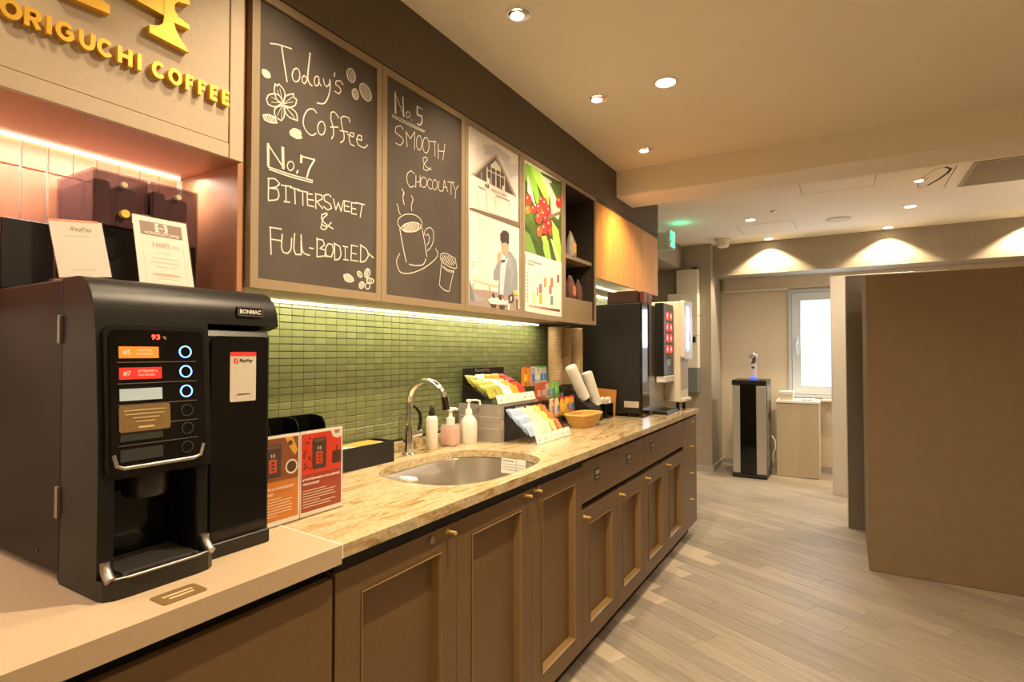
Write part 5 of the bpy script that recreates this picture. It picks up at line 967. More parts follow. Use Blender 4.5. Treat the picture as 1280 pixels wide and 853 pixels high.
# ================================================================ NICHE ITEMS
MTZ = 1.355
def bean_box(yc, w_, z0, z1, label, lower_h):
    t = thing('bean_case', label, 'storage case', (-1.38, yc, z0), 'smoked storage cases on the coffee machine')
    x0, x1 = -1.462, -1.30
    bm = ring_prism(B(), rc(yc-w_/2, yc+w_/2, z0, z1), rc(yc-w_/2+.003, yc+w_/2-.003, z0+.003, z1-.003), 'x', x0, x1)
    bx(bm, x0, x0+.003, yc-w_/2+.003, yc+w_/2-.003, z0+.003, z1-.003); obj('shell', bm, smoke_m, t)
    f = obj('drawer_front', box(x1-.006, x1+.002, yc-w_/2+.004, yc+w_/2-.004, z0+lower_h+.003, z1-.004, .002), smoke_m, t)
    obj('lower_drawer', box(x0+.01, x1+.002, yc-w_/2+.004, yc+w_/2-.004, z0+.004, z0+lower_h, .002), blkg_m, t)
    bm = B(); cyl(bm, (x1+.002, yc+.002, z1-.024), (x1+.012, yc+.002, z1-.024), .0058, n=16); obj('knob', bm, mat('cream_knob', (.80, .68, .46), .35), t, 30)
    bm = B(); bx(bm, x0+.01, x1-.012, yc-w_/2+.008, yc-w_/2+.038, z0+lower_h+.004, z1-.016, .004); bx(bm, x0+.01, x1-.02, yc-w_/2+.050, yc+w_/2-.012, z0+lower_h+.004, z1-.022, .004)
    obj('stored_packets', bm, mat('dark_packets', (.022, .018, .020), .5, var=.6, vscale=120), t)
    return t
t = bean_box(.5795, .104, MTZ, 1.606, 'larger smoked clear case behind the price card, gold knob below', .135)
bm = B(); cyl(bm, (-1.298, .583, 1.521), (-1.286, .583, 1.521), .0085, n=16); obj('knob', bm, mat('yellow_knob', (.75, .55, .10), .3), t, 30)
obj('name_tag', box(-1.298, -1.2965, .600, .616, 1.507, 1.527), paper_m, t)
bm = B(); cyl(bm, (-1.298, .572, 1.40), (-1.28, .572, 1.40), .028, .024, n=20); obj('lower_dial', bm, blkg_m, t, 30)
bean_box(.690, .104, MTZ, 1.606, 'smoked clear case at the right end of the niche beside the side panel', .12)
t = thing('black_box', 'plain black box at the left end of the niche', 'box', (-1.44, .40, MTZ))
bm = B(); bx(bm, -1.472, -1.40, .419, .502, 1.356, 1.496, .002); obj('body', bm, blk_m, t)
obj('side_panel', box(-1.47, -1.401, .4165, .419, 1.357, 1.494), mside_m, t)
def card(name, label, yb, w_, h_, x_b, lean_deg, side, layers, extra=None):
    t = thing(name, label, 'card', (x_b, yb, MTZ))
    M = Matrix.Translation((0, 0, .001)) @ Matrix.Rotation(math.radians(-lean_deg), 4, 'Y') @ Matrix.Rotation(math.radians(side), 4, 'X')
    bm = box(-.0015, 0, 0, w_, 0, h_); bm.transform(M); obj('card_sheet', bm, paper_m, t, local=True)
    bm = box(.0017, .0022, -.002, w_+.002, 0, h_+.002); bm.transform(M); obj('clear_holder', bm, acryl_m, t, local=True)
    bm = box(-.05, 0, .002, w_-.002, 0, .002); obj('foot_plate', bm, acryl_m, t, local=True)
    picture('card_print', layers, t, M @ Matrix.Translation((.0001, 0, 0)), .00002, local=True)
    return t, M
def hlogo(cx, cy, s, col):
    o = []
    for q in (-1, 1):
        P_ = [(-.5, -1), (.5, -1), (.3, -.7), (.15, -.5), (.5, -.35), (.5, -.2), (.12, 0), (.5, .2), (.5, .35), (.15, .5), (.3, .7), (.5, 1), (-.5, 1), (-.3, .7), (-.15, .5), (-.15, -.5), (-.3, -.7)]
        o.append((col, [(cx+q*.95*s+q*u*s*1.1, cy+v*s) for u, v in P_]))
    o.append((col, [(cx-.6*s, cy-.12*s), (cx+.6*s, cy-.12*s), (cx+.6*s, cy+.12*s), (cx-.6*s, cy+.12*s)])); return o
br = (.26, .16, .12); cr = (.86, .82, .74); lt = (.62, .50, .40)
L_ = [(cr, rc(0, .1, 0, .14)), (br, rc(.011, .089, .104, .132))]+hlogo(.05, .1215, .0085, cr)
L_ += [(lt, ellp(.05, .025, .028, .0035, 10)), (lt, rc(.030, .070, .0165, .018)), (lt, rc(.026, .074, .058, .0595)), (lt, rc(.022, .078, .049, .0505)), (lt, rc(.030, .070, .040, .0415)), (lt, rc(.012, .0125, .008, .096)), (lt, rc(.0875, .088, .008, .096)), (lt, rc(.012, .088, .008, .0085)), (lt, rc(.038, .062, .069, .0705))]
t, M = card('price_card', 'white price card with brown logo header standing on the coffee machine', .5340, .1, .142, -1.12, 14, 0, L_)
bm = text_bm('HORIGUCHI COFFEE', .064, 0, .006, .03); bm.transform(M @ Matrix.Translation((.0014, .05, .1085)) @ FX); obj('card_lettering', bm, mat('cream_print', (.86, .82, .74), .6), t, local=True)
bm = text_bm('130円', .030, 0, .010); bm.transform(M @ Matrix.Translation((.0014, .045, .0855)) @ FX); obj('card_lettering', bm, mat('tan_print', (.45, .34, .26), .6), t, local=True)
bm = text_bm('(税込)', .014, 0, .006); bm.transform(M @ Matrix.Translation((.0014, .073, .0845)) @ FX); obj('card_lettering', bm, mat('tan_print', ()), t, local=True)
L_ = [(cr, rc(0, .072, 0, .1)), ((.80, .30, .16), rc(0, .072, .096, .1)), (lt, rc(.018, .055, .012, .013)), (lt, rc(.018, .055, .071, .072))]
t, M = card('payment_card', 'small white payment card leaning on the left of the coffee machine top', .410, .078, .098, -1.12, 8, 7, L_)
bm = text_bm('PayPay', .030, 0, .009); bm.transform(M @ Matrix.Translation((.0014, .045, .083)) @ FX); obj('card_lettering', bm, mat('tan_print', ()), t, local=True)

# ================================================================ COUNTER ITEMS
# double menu stand
t = thing('menu_stand', 'clear acrylic stand with orange and red coffee menu cards beside the coffee machine', 'menu stand', (-1.07, .865, CZ))
YA, YM, YB_ = .728, .852, .978; Z0 = CZ+.006; Z1 = 1.046
for ya, yb in ((YA, YM-.001), (YM+.001, YB_)):
    obj('clear_sleeve', box(-1.0715, -1.0685, ya, yb, CZ, 1.050), acryl_m, t)
    obj('clear_foot', box(-1.112, -1.0685, ya, yb, CZ, CZ+.0018), acryl_m, t)
    obj('card_backing', box(-1.0745, -1.0722, ya, yb, CZ+.002, 1.048), paper_m, t)
bagc, baghi = (.075, .045, .035), (.16, .10, .07)
def menu(y0, y1, photo, lower, accent, head):
    o = [((.85, .80, .72), rc(y0-.003, y1+.003, CZ+.003, 1.047)), (photo, rc(y0, y1, .948, 1.042)), (lower, rc(y0, y1, .862, .948))]
    c_ = (y0+y1)/2-.008
    o += [(bagc, [(c_-.020, .957), (c_+.020, .957), (c_+.021, 1.02), (c_+.019, 1.030), (c_-.019, 1.030), (c_-.021, 1.02)]), (baghi, rc(c_-.016, c_+.016, 1.020, 1.028)), (accent, rc(c_-.0095, c_+.0095, .968, .997))]
    o += hlogo(c_, 1.005, .0035, (.82, .78, .7))
    for k in range(3): o.append((bagc, rc(c_-.004, c_+.004, .972+.008*k, .976+.008*k)))
    return o
L1 = menu(YA+.004, YM-.004, (.26, .085, .03), (.62, .21, .03), (.62, .10, .03), '')
L1 += [((.75, .42, .05), [(.812, 1.042), (.832, 1.042), (.846, 1.010), (.838, 1.000), (.826, 1.016)]), ((.12, .06, .03), ellp(.826, 1.028, .007, .006, 8)), ((.80, .74, .62), ellp(.830, .975, .0165, .0165, 18)), ((.09, .045, .025), ellp(.830, .975, .0125, .0125, 16))]
L2 = menu(YM+.004, YB_-.004, (.66, .05, .02), (.36, .055, .03), (.66, .06, .02), '')
L2 += [((.85, .78, .66), [(.940, 1.042), (.974, 1.042), (.974, 1.026), (.962, 1.022), (.948, 1.027)]), ((.30, .20, .12), [(.950, 1.042), (.970, 1.042), (.966, 1.034), (.955, 1.034)]), ((.10, .035, .02), rc(.945, .974, .962, .992)), ((.10, .035, .02), rc(.957, .961, .992, 1.005))]
for k in range(16): L2.append(((.20, .02, .012), ellp(.862+.028*random.random(), .955+.080*random.random(), .0035, .0028, 7)))
for yy, ws in ((YA+.008, (.07, .10, .095, .10, .098, .10, .06)), (YM+.008, (.07, .10, .095, .10, .05, .10, .085))):
    for k, w_ in enumerate(ws): L2.append(((.86, .76, .58), rc(yy, yy+w_*.95, .910-.0062*k, .9116-.0062*k)))
picture('menu_print', L1+L2, t, Matrix.Translation((-1.0721, 0, 0)), .00002)
for s, y_, z_, w_ in (('#5 SMOOTH & CHOCOLATY', .783, .933, .103), ('FRENCH ROAST', .760, .922, .045), ('#7 BITTERSWEET & FULL-BODIED', .912, .937, .110), ('FRENCH ROAST', .882, .927, .046)):
    text('menu_lettering', s, w_, whiteprint_m, t, (-1.0684, y_, z_), height=.0055, bold=.02)

# black paper organiser behind the menu stand
t = thing('black_organizer', 'black plastic organizer with curved dividers against the green tiles', 'organizer', (-1.43, 1.08, CZ))
bm = B(); bx(bm, -1.466, -1.462, .90, 1.20, CZ, 1.036); bx(bm, -1.39, -1.386, .90, 1.20, CZ, .99); bx(bm, -1.466, -1.386, .90, 1.20, CZ, CZ+.004)
obj('tray', bm, blkg_m, t)
for y_ in (.90, 1.0, 1.098, 1.196):
    bm = B(); prism(bm, [(-1.466, CZ+.004), (-1.386, CZ+.004), (-1.386, .985), (-1.392, 1.015), (-1.405, 1.032), (-1.43, 1.036), (-1.466, 1.036)], 'y', y_, y_+.004); obj('divider', bm, blkg_m, t)

# black holder with napkins beside the tap
t = thing('napkin_tray', 'long black tray holding white and orange papers left of the tap', 'tray', (-1.41, 1.36, CZ))
y0_, y1_, xa, xb = 1.235, 1.478, -1.455, -1.362
bm = ring_prism(B(), rc(xa, xb, y0_, y1_), rc(xa+.005, xb-.005, y0_+.005, y1_-.005), 'z', CZ, .924); bx(bm, xa+.005, xb-.005, y0_+.005, y1_-.005, CZ, CZ+.005); obj('tray_body', bm, mat('matte_black', (.014, .013, .012), .55), t)
bm = B(); bx(bm, xa+.010, xb-.010, y0_+.012, y1_-.03, .860, .921, .003)
solo('paper_stack', bm, paper_m, 'white paper napkins stacked in the long black tray', 'napkins', (-1.41, 1.36, .86))
bm = B(); prism(bm, [(xa+.015, y0_+.05), (xb-.02, y0_+.09), (xb-.022, y1_-.04), (xa+.012, y1_-.045)], 'z', .9213, .9235)
solo('orange_card', bm, mat('orange_card', (.85, .38, .05), .6), 'orange card lying on the white napkins in the black tray', 'card', (-1.41, 1.36, .9213))

# tap
t = thing('tap', 'chrome swan-neck tap with black lever behind the sink', 'tap', (-1.405, 1.6, CZ))
bm = B(); lathe(bm, [(.026, 0), (.026, .003), (.019, .008), (.0175, .085), (.0145, .10), (.0125, .11)], (-1.405, 1.6, CZ), 28); obj('base', bm, chrome_m, t, 50)
pts = [(-1.405, 1.6, CZ+.10), (-1.405, 1.6, CZ+.19)]
for i in range(1, 15):
    a_ = PI-(PI-.18)*i/14; pts.append((-1.318+.087*math.cos(a_), 1.6, 1.040+.087*math.sin(a_)))
bm = B(); tube(bm, pts, .0115, 18); nk = obj('neck', bm, chrome_m, t, 60)
e_ = Vector(pts[-1]); bm = B(); tube(bm, [e_+Vector((-.002, 0, .016)), e_+Vector((.006, 0, -.030))], .0135, 18); obj('spray_head', bm, mat('dark_chrome', (.22, .20, .19), .15, 1.0), nk, 50)
bm = B(); cyl(bm, (-1.405, 1.604, CZ+.072), (-1.385, 1.650, CZ+.078), .0165, .013, 20); obj('lever_housing', bm, chrome_m, t, 40)
bm = B(); tube(bm, [(-1.388, 1.642, CZ+.085), (-1.388, 1.652, CZ+.120), (-1.392, 1.652, CZ+.150), (-1.400, 1.642, CZ+.170), (-1.408, 1.632, CZ+.180)], .006, 10, radii=[.0075, .0075, .007, .006, .0045]); obj('lever', bm, blk_m, t, 60)

# bottles
t = thing('soap_bottle', 'slim white bottle with black cap right of the tap', 'bottle', (-1.405, 1.74, CZ), 'soap and sanitizer bottles by the sink')
bm = B(); lathe(bm, [(.021, 0), (.0235, .003), (.0235, .118), (.019, .128), (.013, .132)], (-1.405, 1.74, CZ), 24); obj('bottle_body', bm, mat('white_translucent', (.82, .78, .70), .4), t, 50)
bm = B(); lathe(bm, [(.0125, .132), (.0125, .146), (.009, .152), (.008, .162), (.010, .163), (.008, .170), (.002, .173)], (-1.405, 1.74, CZ), 18); obj('cap', bm, blk_m, t, 50)
px_, py_ = -1.395, 1.848
t = thing('hand_soap', 'square clear pump bottle of pink hand soap', 'bottle', (px_, py_, CZ), 'soap and sanitizer bottles by the sink', rotz=.25)
bm = B(); bx(bm, -.033, .033, -.033, .033, 0, .088, .007, 2); obj('bottle_body', bm, mat('clear_bottle', (.9, .8, .76), .08, alpha=.35), t, 40, local=True)
bm = B(); bx(bm, -.030, .030, -.030, .030, .004, .078, .006, 2); obj('pink_soap', bm, mat('pink_soap', (.80, .36, .28), .15, alpha=.9), t, 40, local=True)
bm = B(); lathe(bm, [(.018, .086), (.018, .113), (.011, .116), (.008, .120), (.008, .142), (.015, .143), (.015, .152), (.004, .156)], (0, 0, 0), 20); tube(bm, [(0, 0, .148), (.012, .012, .150), (.022, .022, .146)], .006, 8); obj('pump', bm, white_m, t, 50, local=True)
t = thing('sanitizer_bottle', 'white pump sanitizer bottle with long nozzle beside the pink soap', 'bottle', (-1.365, 1.935, CZ), 'soap and sanitizer bottles by the sink')
bm = B(); lathe(bm, [(.034, 0), (.036, .004), (.036, .086), (.031, .100), (.018, .115), (.013, .120)], (-1.365, 1.935, CZ), 28); obj('bottle_body', bm, mat('milky_plastic', (.74, .70, .62), .3), t, 50)
bm = B(); lathe(bm, [(.0155, .118), (.0155, .128), (.013, .142), (.006, .148), (.005, .172), (.011, .173), (.011, .183), (.003, .185)], (-1.365, 1.935, CZ), 20); tube(bm, [(-1.365, 1.935, CZ+.179), (-1.345, 1.960, CZ+.180), (-1.335, 1.972, CZ+.176), (-1.333, 1.975, CZ+.158)], .0042, 8); obj('pump', bm, white_m, t, 50)

# tea organiser: riser + two sloping trays
riser_m = mat('grey_clear_acrylic', (.62, .55, .50), .08, alpha=.30)
t = thing('acrylic_riser', 'grey translucent acrylic riser box under the upper tea tray', 'riser', (-1.36, 2.17, CZ))
obj('shell', ring_prism(B(), rc(-1.462, -1.25, CZ, 1.010), rc(-1.458, -1.254, CZ+.004, 1.006), 'y', 2.0, 2.34), riser_m, t)
obj('side_panel', box(-1.462, -1.25, 1.996, 2.0, CZ, 1.010), riser_m, t)
bm = B(); bx(bm, -1.46, -1.252, 2.0, 2.002, .905, .9075); bx(bm, -1.46, -1.252, 2.0, 2.002, .955, .9575); obj('inner_ledge', bm, offw_m, t)
def tea_tray(label, hlabel, x0, x1, z0, y0, y1, zback, zhead, cols, nrow, group, pitch):
    t = thing('tea_tray', label, 'tray', ((x0+x1)/2, (y0+y1)/2, z0), 'acrylic tea bag trays')
    prof = [(x0, z0), (x1, z0), (x1, z0+.016), (x1-.003, z0+.016), (x1-.003, z0+.006), (x0+.02, zback-.04), (x0, zback)]
    for yy in (y0, y1-.003): obj('clear_side', prism(B(), [(x0, z0), (x1, z0), (x1, z0+.030), (x0, zback)], 'y', yy, yy+.003), acryl_m, t)
    obj('slope', prism(B(), [(x1-.006, z0+.003), (x1-.006, z0+.006), (x0+.004, zback-.030), (x0+.004, zback-.033)], 'y', y0+.003, y1-.003), acryl_m, t)
    hd = obj('header_sign', box(x0-.004, x0, y0, y1, z0, zhead), blk_m, t)
    text('header_lettering', hlabel, (y1-y0)*.34, chalk_m, hd, (x0+.0004, (y0+y1)/2-.02, zhead-.011), height=.013)
    lip = prism(B(), [(x1-.001, z0+.002), (x1+.0015, z0+.002), (x1-.010, z0+.038), (x1-.0125, z0+.038)], 'y', y0+.004, y1-.004); lp = obj('label_lip', lip, paper_m, t)
    bm = B(); n = nrow
    dots = [(.1, .3, .75), (.8, .35, .1), (.85, .6, .15), (.3, .5, .7), (.75, .2, .25), (.8, .45, .1)]
    for k in range(n):
        yc = y0+(k+.5)*(y1-y0)/n
        Lq = [(dots[(k+pitch) % 6], ellp(yc, .018, .005, .006, 8)), ((.72, .62, .52), rc(yc+(y1-y0)/n/2-.0012, yc+(y1-y0)/n/2, .003, .034))]
        picture('label_print', Lq, lp, Matrix.Translation((x1+.0036, 0, z0)) @ Matrix.Rotation(math.radians(-18.4), 4, 'Y') @ Matrix.Translation((-.0003, 0, 0)), .0001)
    ny = len(cols[0]); wv = (y1-y0-.012)/ny
    for r, row in enumerate(cols):
        f = (r+.35)/len(cols); xx = x0+.020+(x1-x0-.045)*f; zz = zback-.040+(z0+.008-(zback-.040))*f
        for k, cdef in enumerate(row):
            if cdef is None: continue
            nm, col = cdef; yc = y0+.006+(k+.5)*wv
            for q in range(3):
                pid = ('sachet', nm)
                me = SM.get(pid)
                if me is None:
                    b_ = B(); hh, ww = .052, wv*.46
                    g_ = []
                    for (dx0, u) in ((0, 1), (.0, .93)): pass
                    fr = [(-.0006, -ww, 0), (-.0006, ww, 0), (-.0006, ww, hh), (-.0006, -ww, hh)]
                    V1 = [b_.verts.new((.0005, u, v)) for u, v in rc(-ww, ww, 0, hh)]; V2 = [b_.verts.new((.0024, u, v)) for u, v in rc(-ww*.86, ww*.86, .006, hh-.006)]; V0 = [b_.verts.new((-.0018, u, v)) for u, v in rc(-ww*.86, ww*.86, .006, hh-.006)]
                    b_.faces.new(V2); b_.faces.new(V0[::-1])
                    for i_ in range(4): b_.faces.new((V1[i_], V1[(i_+1) % 4], V2[(i_+1) % 4], V2[i_])); b_.faces.new((V0[i_], V0[(i_+1) % 4], V1[(i_+1) % 4], V1[i_]))
                    bmesh.ops.recalc_face_normals(b_, faces=list(b_.faces))
                    me = bpy.data.meshes.new('sachet'); b_.to_mesh(me); b_.free()
                    me.materials.append(mat('sachet_'+nm, col, .35, var=.16, vscale=90, coat=.2)); SM[pid] = me
                o = bpy.data.objects.new('sachet', me); C.objects.link(o)
                o.location = (xx+.010-.010*q, yc+random.uniform(-.002, .002), zz+.002+.005*(2-q)*0+.0075*q)
                o.rotation_euler = (random.uniform(-.06, .06), math.radians(-28-6*q+random.uniform(-4, 4)), random.uniform(-.12, .12))
                rn = ('back', 'middle', 'front')[r] if len(cols) == 3 else ('back', 'front')[r]
                on = ('first', 'second', 'third', 'fourth', 'fifth', 'sixth')[k]
                tag(o, '%s tea sachet, %s row, %s column of the %s tea tray' % (nm.replace('_', ' '), rn, on, group), 'sachet', '%s tray sachets, %s row, %s column' % (group, rn, on))
SM = {}
YG, WH, OR, RD, DR = ('yellow-green', (.40, .40, .06)), ('white', (.82, .80, .74)), ('orange', (.88, .34, .03)), ('red', (.75, .05, .03)), ('dark_red', (.35, .02, .03))
BL, CRM, YL, RO = ('light_blue', (.42, .55, .78)), ('cream', (.85, .76, .52)), ('yellow', (.90, .66, .16)), ('orange-red', (.78, .20, .04))
tea_tray('upper sloping tea tray on the riser, filled with green, white, orange and red sachets', 'Flavored Tea', -1.440, -1.262, 1.0105, 2.0, 2.34, 1.125, 1.162, [[YG, WH, OR, OR, RD], [YG, YG, WH, OR, DR], [YG, YG, WH, OR, RD]], 5, 'upper', 1)
tea_tray('lower sloping tea tray on the counter, filled with blue, cream, yellow and orange-red sachets', 'Regular Tea', -1.246, -1.092, CZ, 2.035, 2.37, .985, 1.0, [[BL, BL, CRM, CRM, YL, RO], [BL, BL, CRM, CRM, YL, RO], [BL, WH, CRM, CRM, YL, RO]], 6, 'lower', 0)

# tiered rack of drink sticks
t = thing('stick_rack', 'clear three-tier acrylic rack holding colourful drink pouches', 'rack', (-1.32, 2.56, CZ))
tiers = [(-1.40, 2.44, 2.70, 1.060), (-1.34, 2.47, 2.76, .985), (-1.28, 2.50, 2.80, .905)]
for x_, ya, yb, z in tiers:
    bm = B(); bx(bm, x_-.028, x_+.028, ya, yb, z-.003, z); bx(bm, x_+.025, x_+.028, ya, yb, z, z+.032); bx(bm, x_-.028, x_+.028, ya, ya+.003, z, z+.060); bx(bm, x_-.028, x_+.028, yb-.003, yb, z, z+.060)
    obj('clear_tier', bm, acryl_m, t)
bm = B(); bx(bm, -1.43, -1.245, 2.49, 2.493, CZ, 1.05); bx(bm, -1.43, -1.245, 2.74, 2.743, CZ, 1.05); bx(bm, -1.43, -1.24, 2.47, 2.78, CZ, CZ+.003); obj('clear_uprights', bm, acryl_m, t)
def pouch(x_, y_, z, w_, h_, col, nm, tint, where, dk=.006, cap=None):
    t = thing('drink_pouch', '%s drink pouch %s' % (nm, where), 'pouch', (x_, y_, z), None, random.uniform(-.2, .2))
    b_ = B(); rows_ = [(0, .9, .75), (h_*.1, 1, 1), (h_*.7, 1, .9), (h_*.93, .98, .25), (h_, 1, .12)]
    R_ = []
    for zz, fw_, fd in rows_: R_.append([b_.verts.new((dk*fd*c_, w_/2*fw_*s_, zz)) for c_, s_ in ((1, -.7), (1, .7), (.3, 1), (-.3, 1), (-1, .7), (-1, -.7), (-.3, -1), (.3, -1))])
    for p_, q_ in zip(R_, R_[1:]):
        for k in range(8): b_.faces.new((p_[k], p_[(k+1) % 8], q_[(k+1) % 8], q_[k]))
    b_.faces.new(R_[0][::-1]); b_.faces.new(R_[-1]); obj('pouch_body', b_, mat('pouch_'+nm.replace(' ', '_'), col, .25, var=.12, vscale=80, coat=.4), t, 40, local=True)
    obj('pouch_label', box(dk-.0002, dk+.0006, -w_*.30, w_*.30, h_*.25, h_*.62), mat('tint_'+tint[0], tint[1], .4), t, local=True)
    if cap: obj('pouch_top', box(-.002, .002, -w_*.5, w_*.5, h_*.9, h_*1.02), mat('tint_'+cap[0], cap[1], .4), t, local=True)
BLU, WHT, RED_, GRN = ('blue', (.10, .24, .62)), ('white', (.86, .84, .80)), ('red', (.75, .06, .03)), ('green', (.12, .50, .10))
P_ = [(0, 2.462, 'orange-red', (.85, .28, .03), ('yellow', (.95, .62, .08)), None), (0, 2.500, 'golden orange', (.90, .45, .04), ('darkorange', (.85, .30, .02)), RED_), (0, 2.545, 'lilac', (.62, .52, .72), BLU, WHT), (0, 2.595, 'clear white', (.80, .80, .74), WHT, ('lime', (.5, .75, .2))), (0, 2.640, 'pale green', (.62, .76, .60), BLU, GRN), (0, 2.680, 'pale blue', (.60, .68, .78), BLU, GRN),
      (1, 2.492, 'brick red', (.50, .10, .05), ('dustyrose', (.70, .40, .32)), None), (1, 2.545, 'brownish red', (.42, .12, .06), ('dustyrose', ()), RED_), (1, 2.600, 'pinkish grey', (.60, .42, .38), BLU, RED_), (1, 2.655, 'bright green', (.22, .58, .10), BLU, GRN), (1, 2.710, 'grass green', (.28, .62, .14), GRN, GRN),
      (2, 2.530, 'cream orange', (.84, .60, .36), BLU, WHT), (2, 2.590, 'peach', (.88, .64, .40), BLU, None), (2, 2.650, 'yellow orange', (.90, .50, .06), ('yellow', ()), RED_), (2, 2.710, 'amber', (.88, .46, .06), BLU, RED_), (2, 2.765, 'tangerine', (.88, .36, .05), BLU, RED_)]
ordn = ('first', 'second', 'third', 'fourth', 'fifth', 'sixth')
cnt = [0, 0, 0]
for ti, y_, nm, col, tint, cap in P_:
    x_, ya, yb, z = tiers[ti]; hh = .098 if ti == 0 else .092
    pouch(x_+.006, y_, z, .040 if ti == 0 else .048, hh, col, nm, tint, '%s from the sink on the %s tier of the clear rack' % (ordn[cnt[ti]], ('top', 'middle', 'bottom')[ti]), .009, cap); cnt[ti] += 1

# cup stacks hanging under the shelf unit
cup_b = B(); lathe(cup_b, [(.0385, 0), (.0415, .0015), (.0415, .0045), (.0380, .0055), (.0345, .0105)], (0, 0, 0), 20, cap=False)
cup_me = bpy.data.meshes.new('paper_cup'); cup_b.to_mesh(cup_me); cup_b.free(); cup_me.materials.append(kraft_m)
for p in cup_me.polygons: p.use_smooth = True
for si, (x_, y_, r_, nm) in enumerate(((-1.395, 2.815, 1.0, 'left'), (-1.395, 2.945, .95, 'middle'), (-1.36, 3.03, .92, 'right'))):
    n = 34
    for k in range(n):
        o = bpy.data.objects.new('paper_cup', cup_me); C.objects.link(o); o.scale = (r_, r_, 1); o.location = (x_, y_, 1.050+.0096*k)
        tag(o, ('topmost kraft cup of the %s upright stack, touching the shelf unit' if k == n-1 else 'kraft paper cup nested in the %s upright stack under the open shelf unit') % nm, 'cup', 'kraft cups in the %s upright stack' % nm)
# cup stand: black holders the stacks stand in
t = thing('cup_holder', 'black cup holder block under the kraft cup stacks', 'holder', (-1.39, 2.92, CZ))
bm = B(); bx(bm, -1.45, -1.33, 2.77, 3.07, CZ, 1.046, .004); obj('body', bm, blk_m, t)
# tilted white cup sleeves in a black holder
t = thing('sloping_cup_holder', 'black sloping holder carrying two tilted stacks of white cups', 'holder', (-1.24, 2.86, CZ))
prof = [(-1.31, CZ), (-1.175, CZ), (-1.175, .895), (-1.20, .935), (-1.31, 1.0)]
obj('body', prism(B(), prof, 'y', 2.835, 2.985), blk_m, t)
lb = B(); lathe(lb, [(.030, 0), (.036, .001), (.0365, .0045), (.033, .006), (.031, .010), (.0001, .0105)], (0, 0, 0), 18, cap=False)
lid_me = bpy.data.meshes.new('white_cup'); lb.to_mesh(lid_me); lb.free(); lid_me.materials.append(white_m)
for (a_, b_, nm, n) in (((-1.255, 2.905, .975), (-1.300, 2.815, 1.155), 'left', 26), ((-1.215, 2.985, .935), (-1.255, 2.935, 1.118), 'right', 26)):
    a_, b_ = Vector(a_), Vector(b_); q = (b_-a_).to_track_quat('Z', 'Y')
    for k in range(n):
        o = bpy.data.objects.new('white_cup', lid_me); C.objects.link(o); o.rotation_euler = q.to_euler(); o.location = a_.lerp(b_, k/n); o.scale = (.88, .88, 1)
        tag(o, ('topmost white cup of the %s tilted stack' if k == n-1 else 'white paper cup nested in the %s tilted stack above the wicker basket') % nm, 'cup', 'white cups in the %s tilted stack' % nm)

# wicker basket
t = thing('wicker_basket', 'shallow golden wicker basket on the granite worktop', 'basket', (-1.165, 2.68, CZ))
def oblong(f, z, jit=0): return [(-1.165+.068*f*abs(math.cos(a_))**.6*(1 if math.cos(a_) >= 0 else -1), 2.685+.130*f*abs(math.sin(a_))**.6*(1 if math.sin(a_) >= 0 else -1), z+jit*(i % 2)) for i, a_ in [(i, 2*PI*i/56) for i in range(56)]]
for k in range(8):
    z = CZ+.006+.0085*k; f = .66+.34*(k/7)**.8; bm = B()
    pts = oblong(f, z, 0); pts = [(p[0]+(.0018 if (i+k) % 2 else -.0018)*((p[0]+1.165)/.062), p[1]+(.0018 if (i+k) % 2 else -.0018)*((p[1]-2.685)/.118), p[2]) for i, p in enumerate(pts)]
    tube(bm, pts+[pts[0]], .0043 if k < 7 else .0058, 6); obj('woven_band', bm, ridgew_m, t, 60)
bm = B()
for i in range(0, 56, 2):
    p, q = oblong(.70, CZ+.004)[i], oblong(.985, CZ+.066)[i]; tube(bm, [p, q], .0022, 5)
tag(obj('stakes', bm, ridgew_m, t), kind='stuff')
obj('basket_base', prism(B(), [(p[0], p[1]) for p in oblong(.70, 0)], 'z', CZ, CZ+.006), ridgew_m, t)

# condiment corner: wooden backed board and black pot of white packets
t = thing('wooden_divider', 'orange-brown wooden board standing against the black dispenser', 'board', (-1.22, 3.19, CZ))
obj('back_board', prism(B(), [(-1.29, CZ), (-1.182, CZ), (-1.172, 1.008), (-1.29, 1.016)], 'y', 3.186, 3.194), mat('orange_wood', (.56, .25, .06), .45, var=.12, vscale=20), t)
obj('side_board', prism(B(), [(3.10, CZ), (3.186, CZ), (3.186, 1.012), (3.165, 1.012)], 'x', -1.290, -1.283), mat('orange_wood', ()), t)
t = thing('packet_pot', 'small black pot full of white twisted packets before the orange-brown board', 'pot', (-1.225, 3.12, CZ))
bm = ring_prism(B(), rrect(-1.262, -1.182, 3.055, 3.170, .012), rrect(-1.258, -1.186, 3.059, 3.166, .010), 'z', CZ, .935); bx(bm, -1.257, -1.187, 3.06, 3.165, CZ, CZ+.005); obj('pot_body', bm, blkg_m, t)
k = 0
for i in range(3):
    for j in range(4):
        b_ = B(); cx_, cy_ = -1.245+.022*i, 3.074+.026*j; bx(b_, -.008, .008, -.011, .011, 0, .05, .003)
        for v in b_.verts: v.co.x += .004*math.sin(v.co.z*120); v.co.y += .004*math.cos(v.co.z*90)
        b_.transform(Matrix.Translation((cx_, cy_, .918)) @ Matrix.Rotation(random.uniform(-.3, .3), 4, 'X') @ Matrix.Rotation(random.uniform(-.4, .4), 4, 'Y'))
        solo('creamer_packet', b_, paper_m, 'white packet sticking out of the small black pot', 'packet', (cx_, cy_, .908), 'white packets in the black pot')

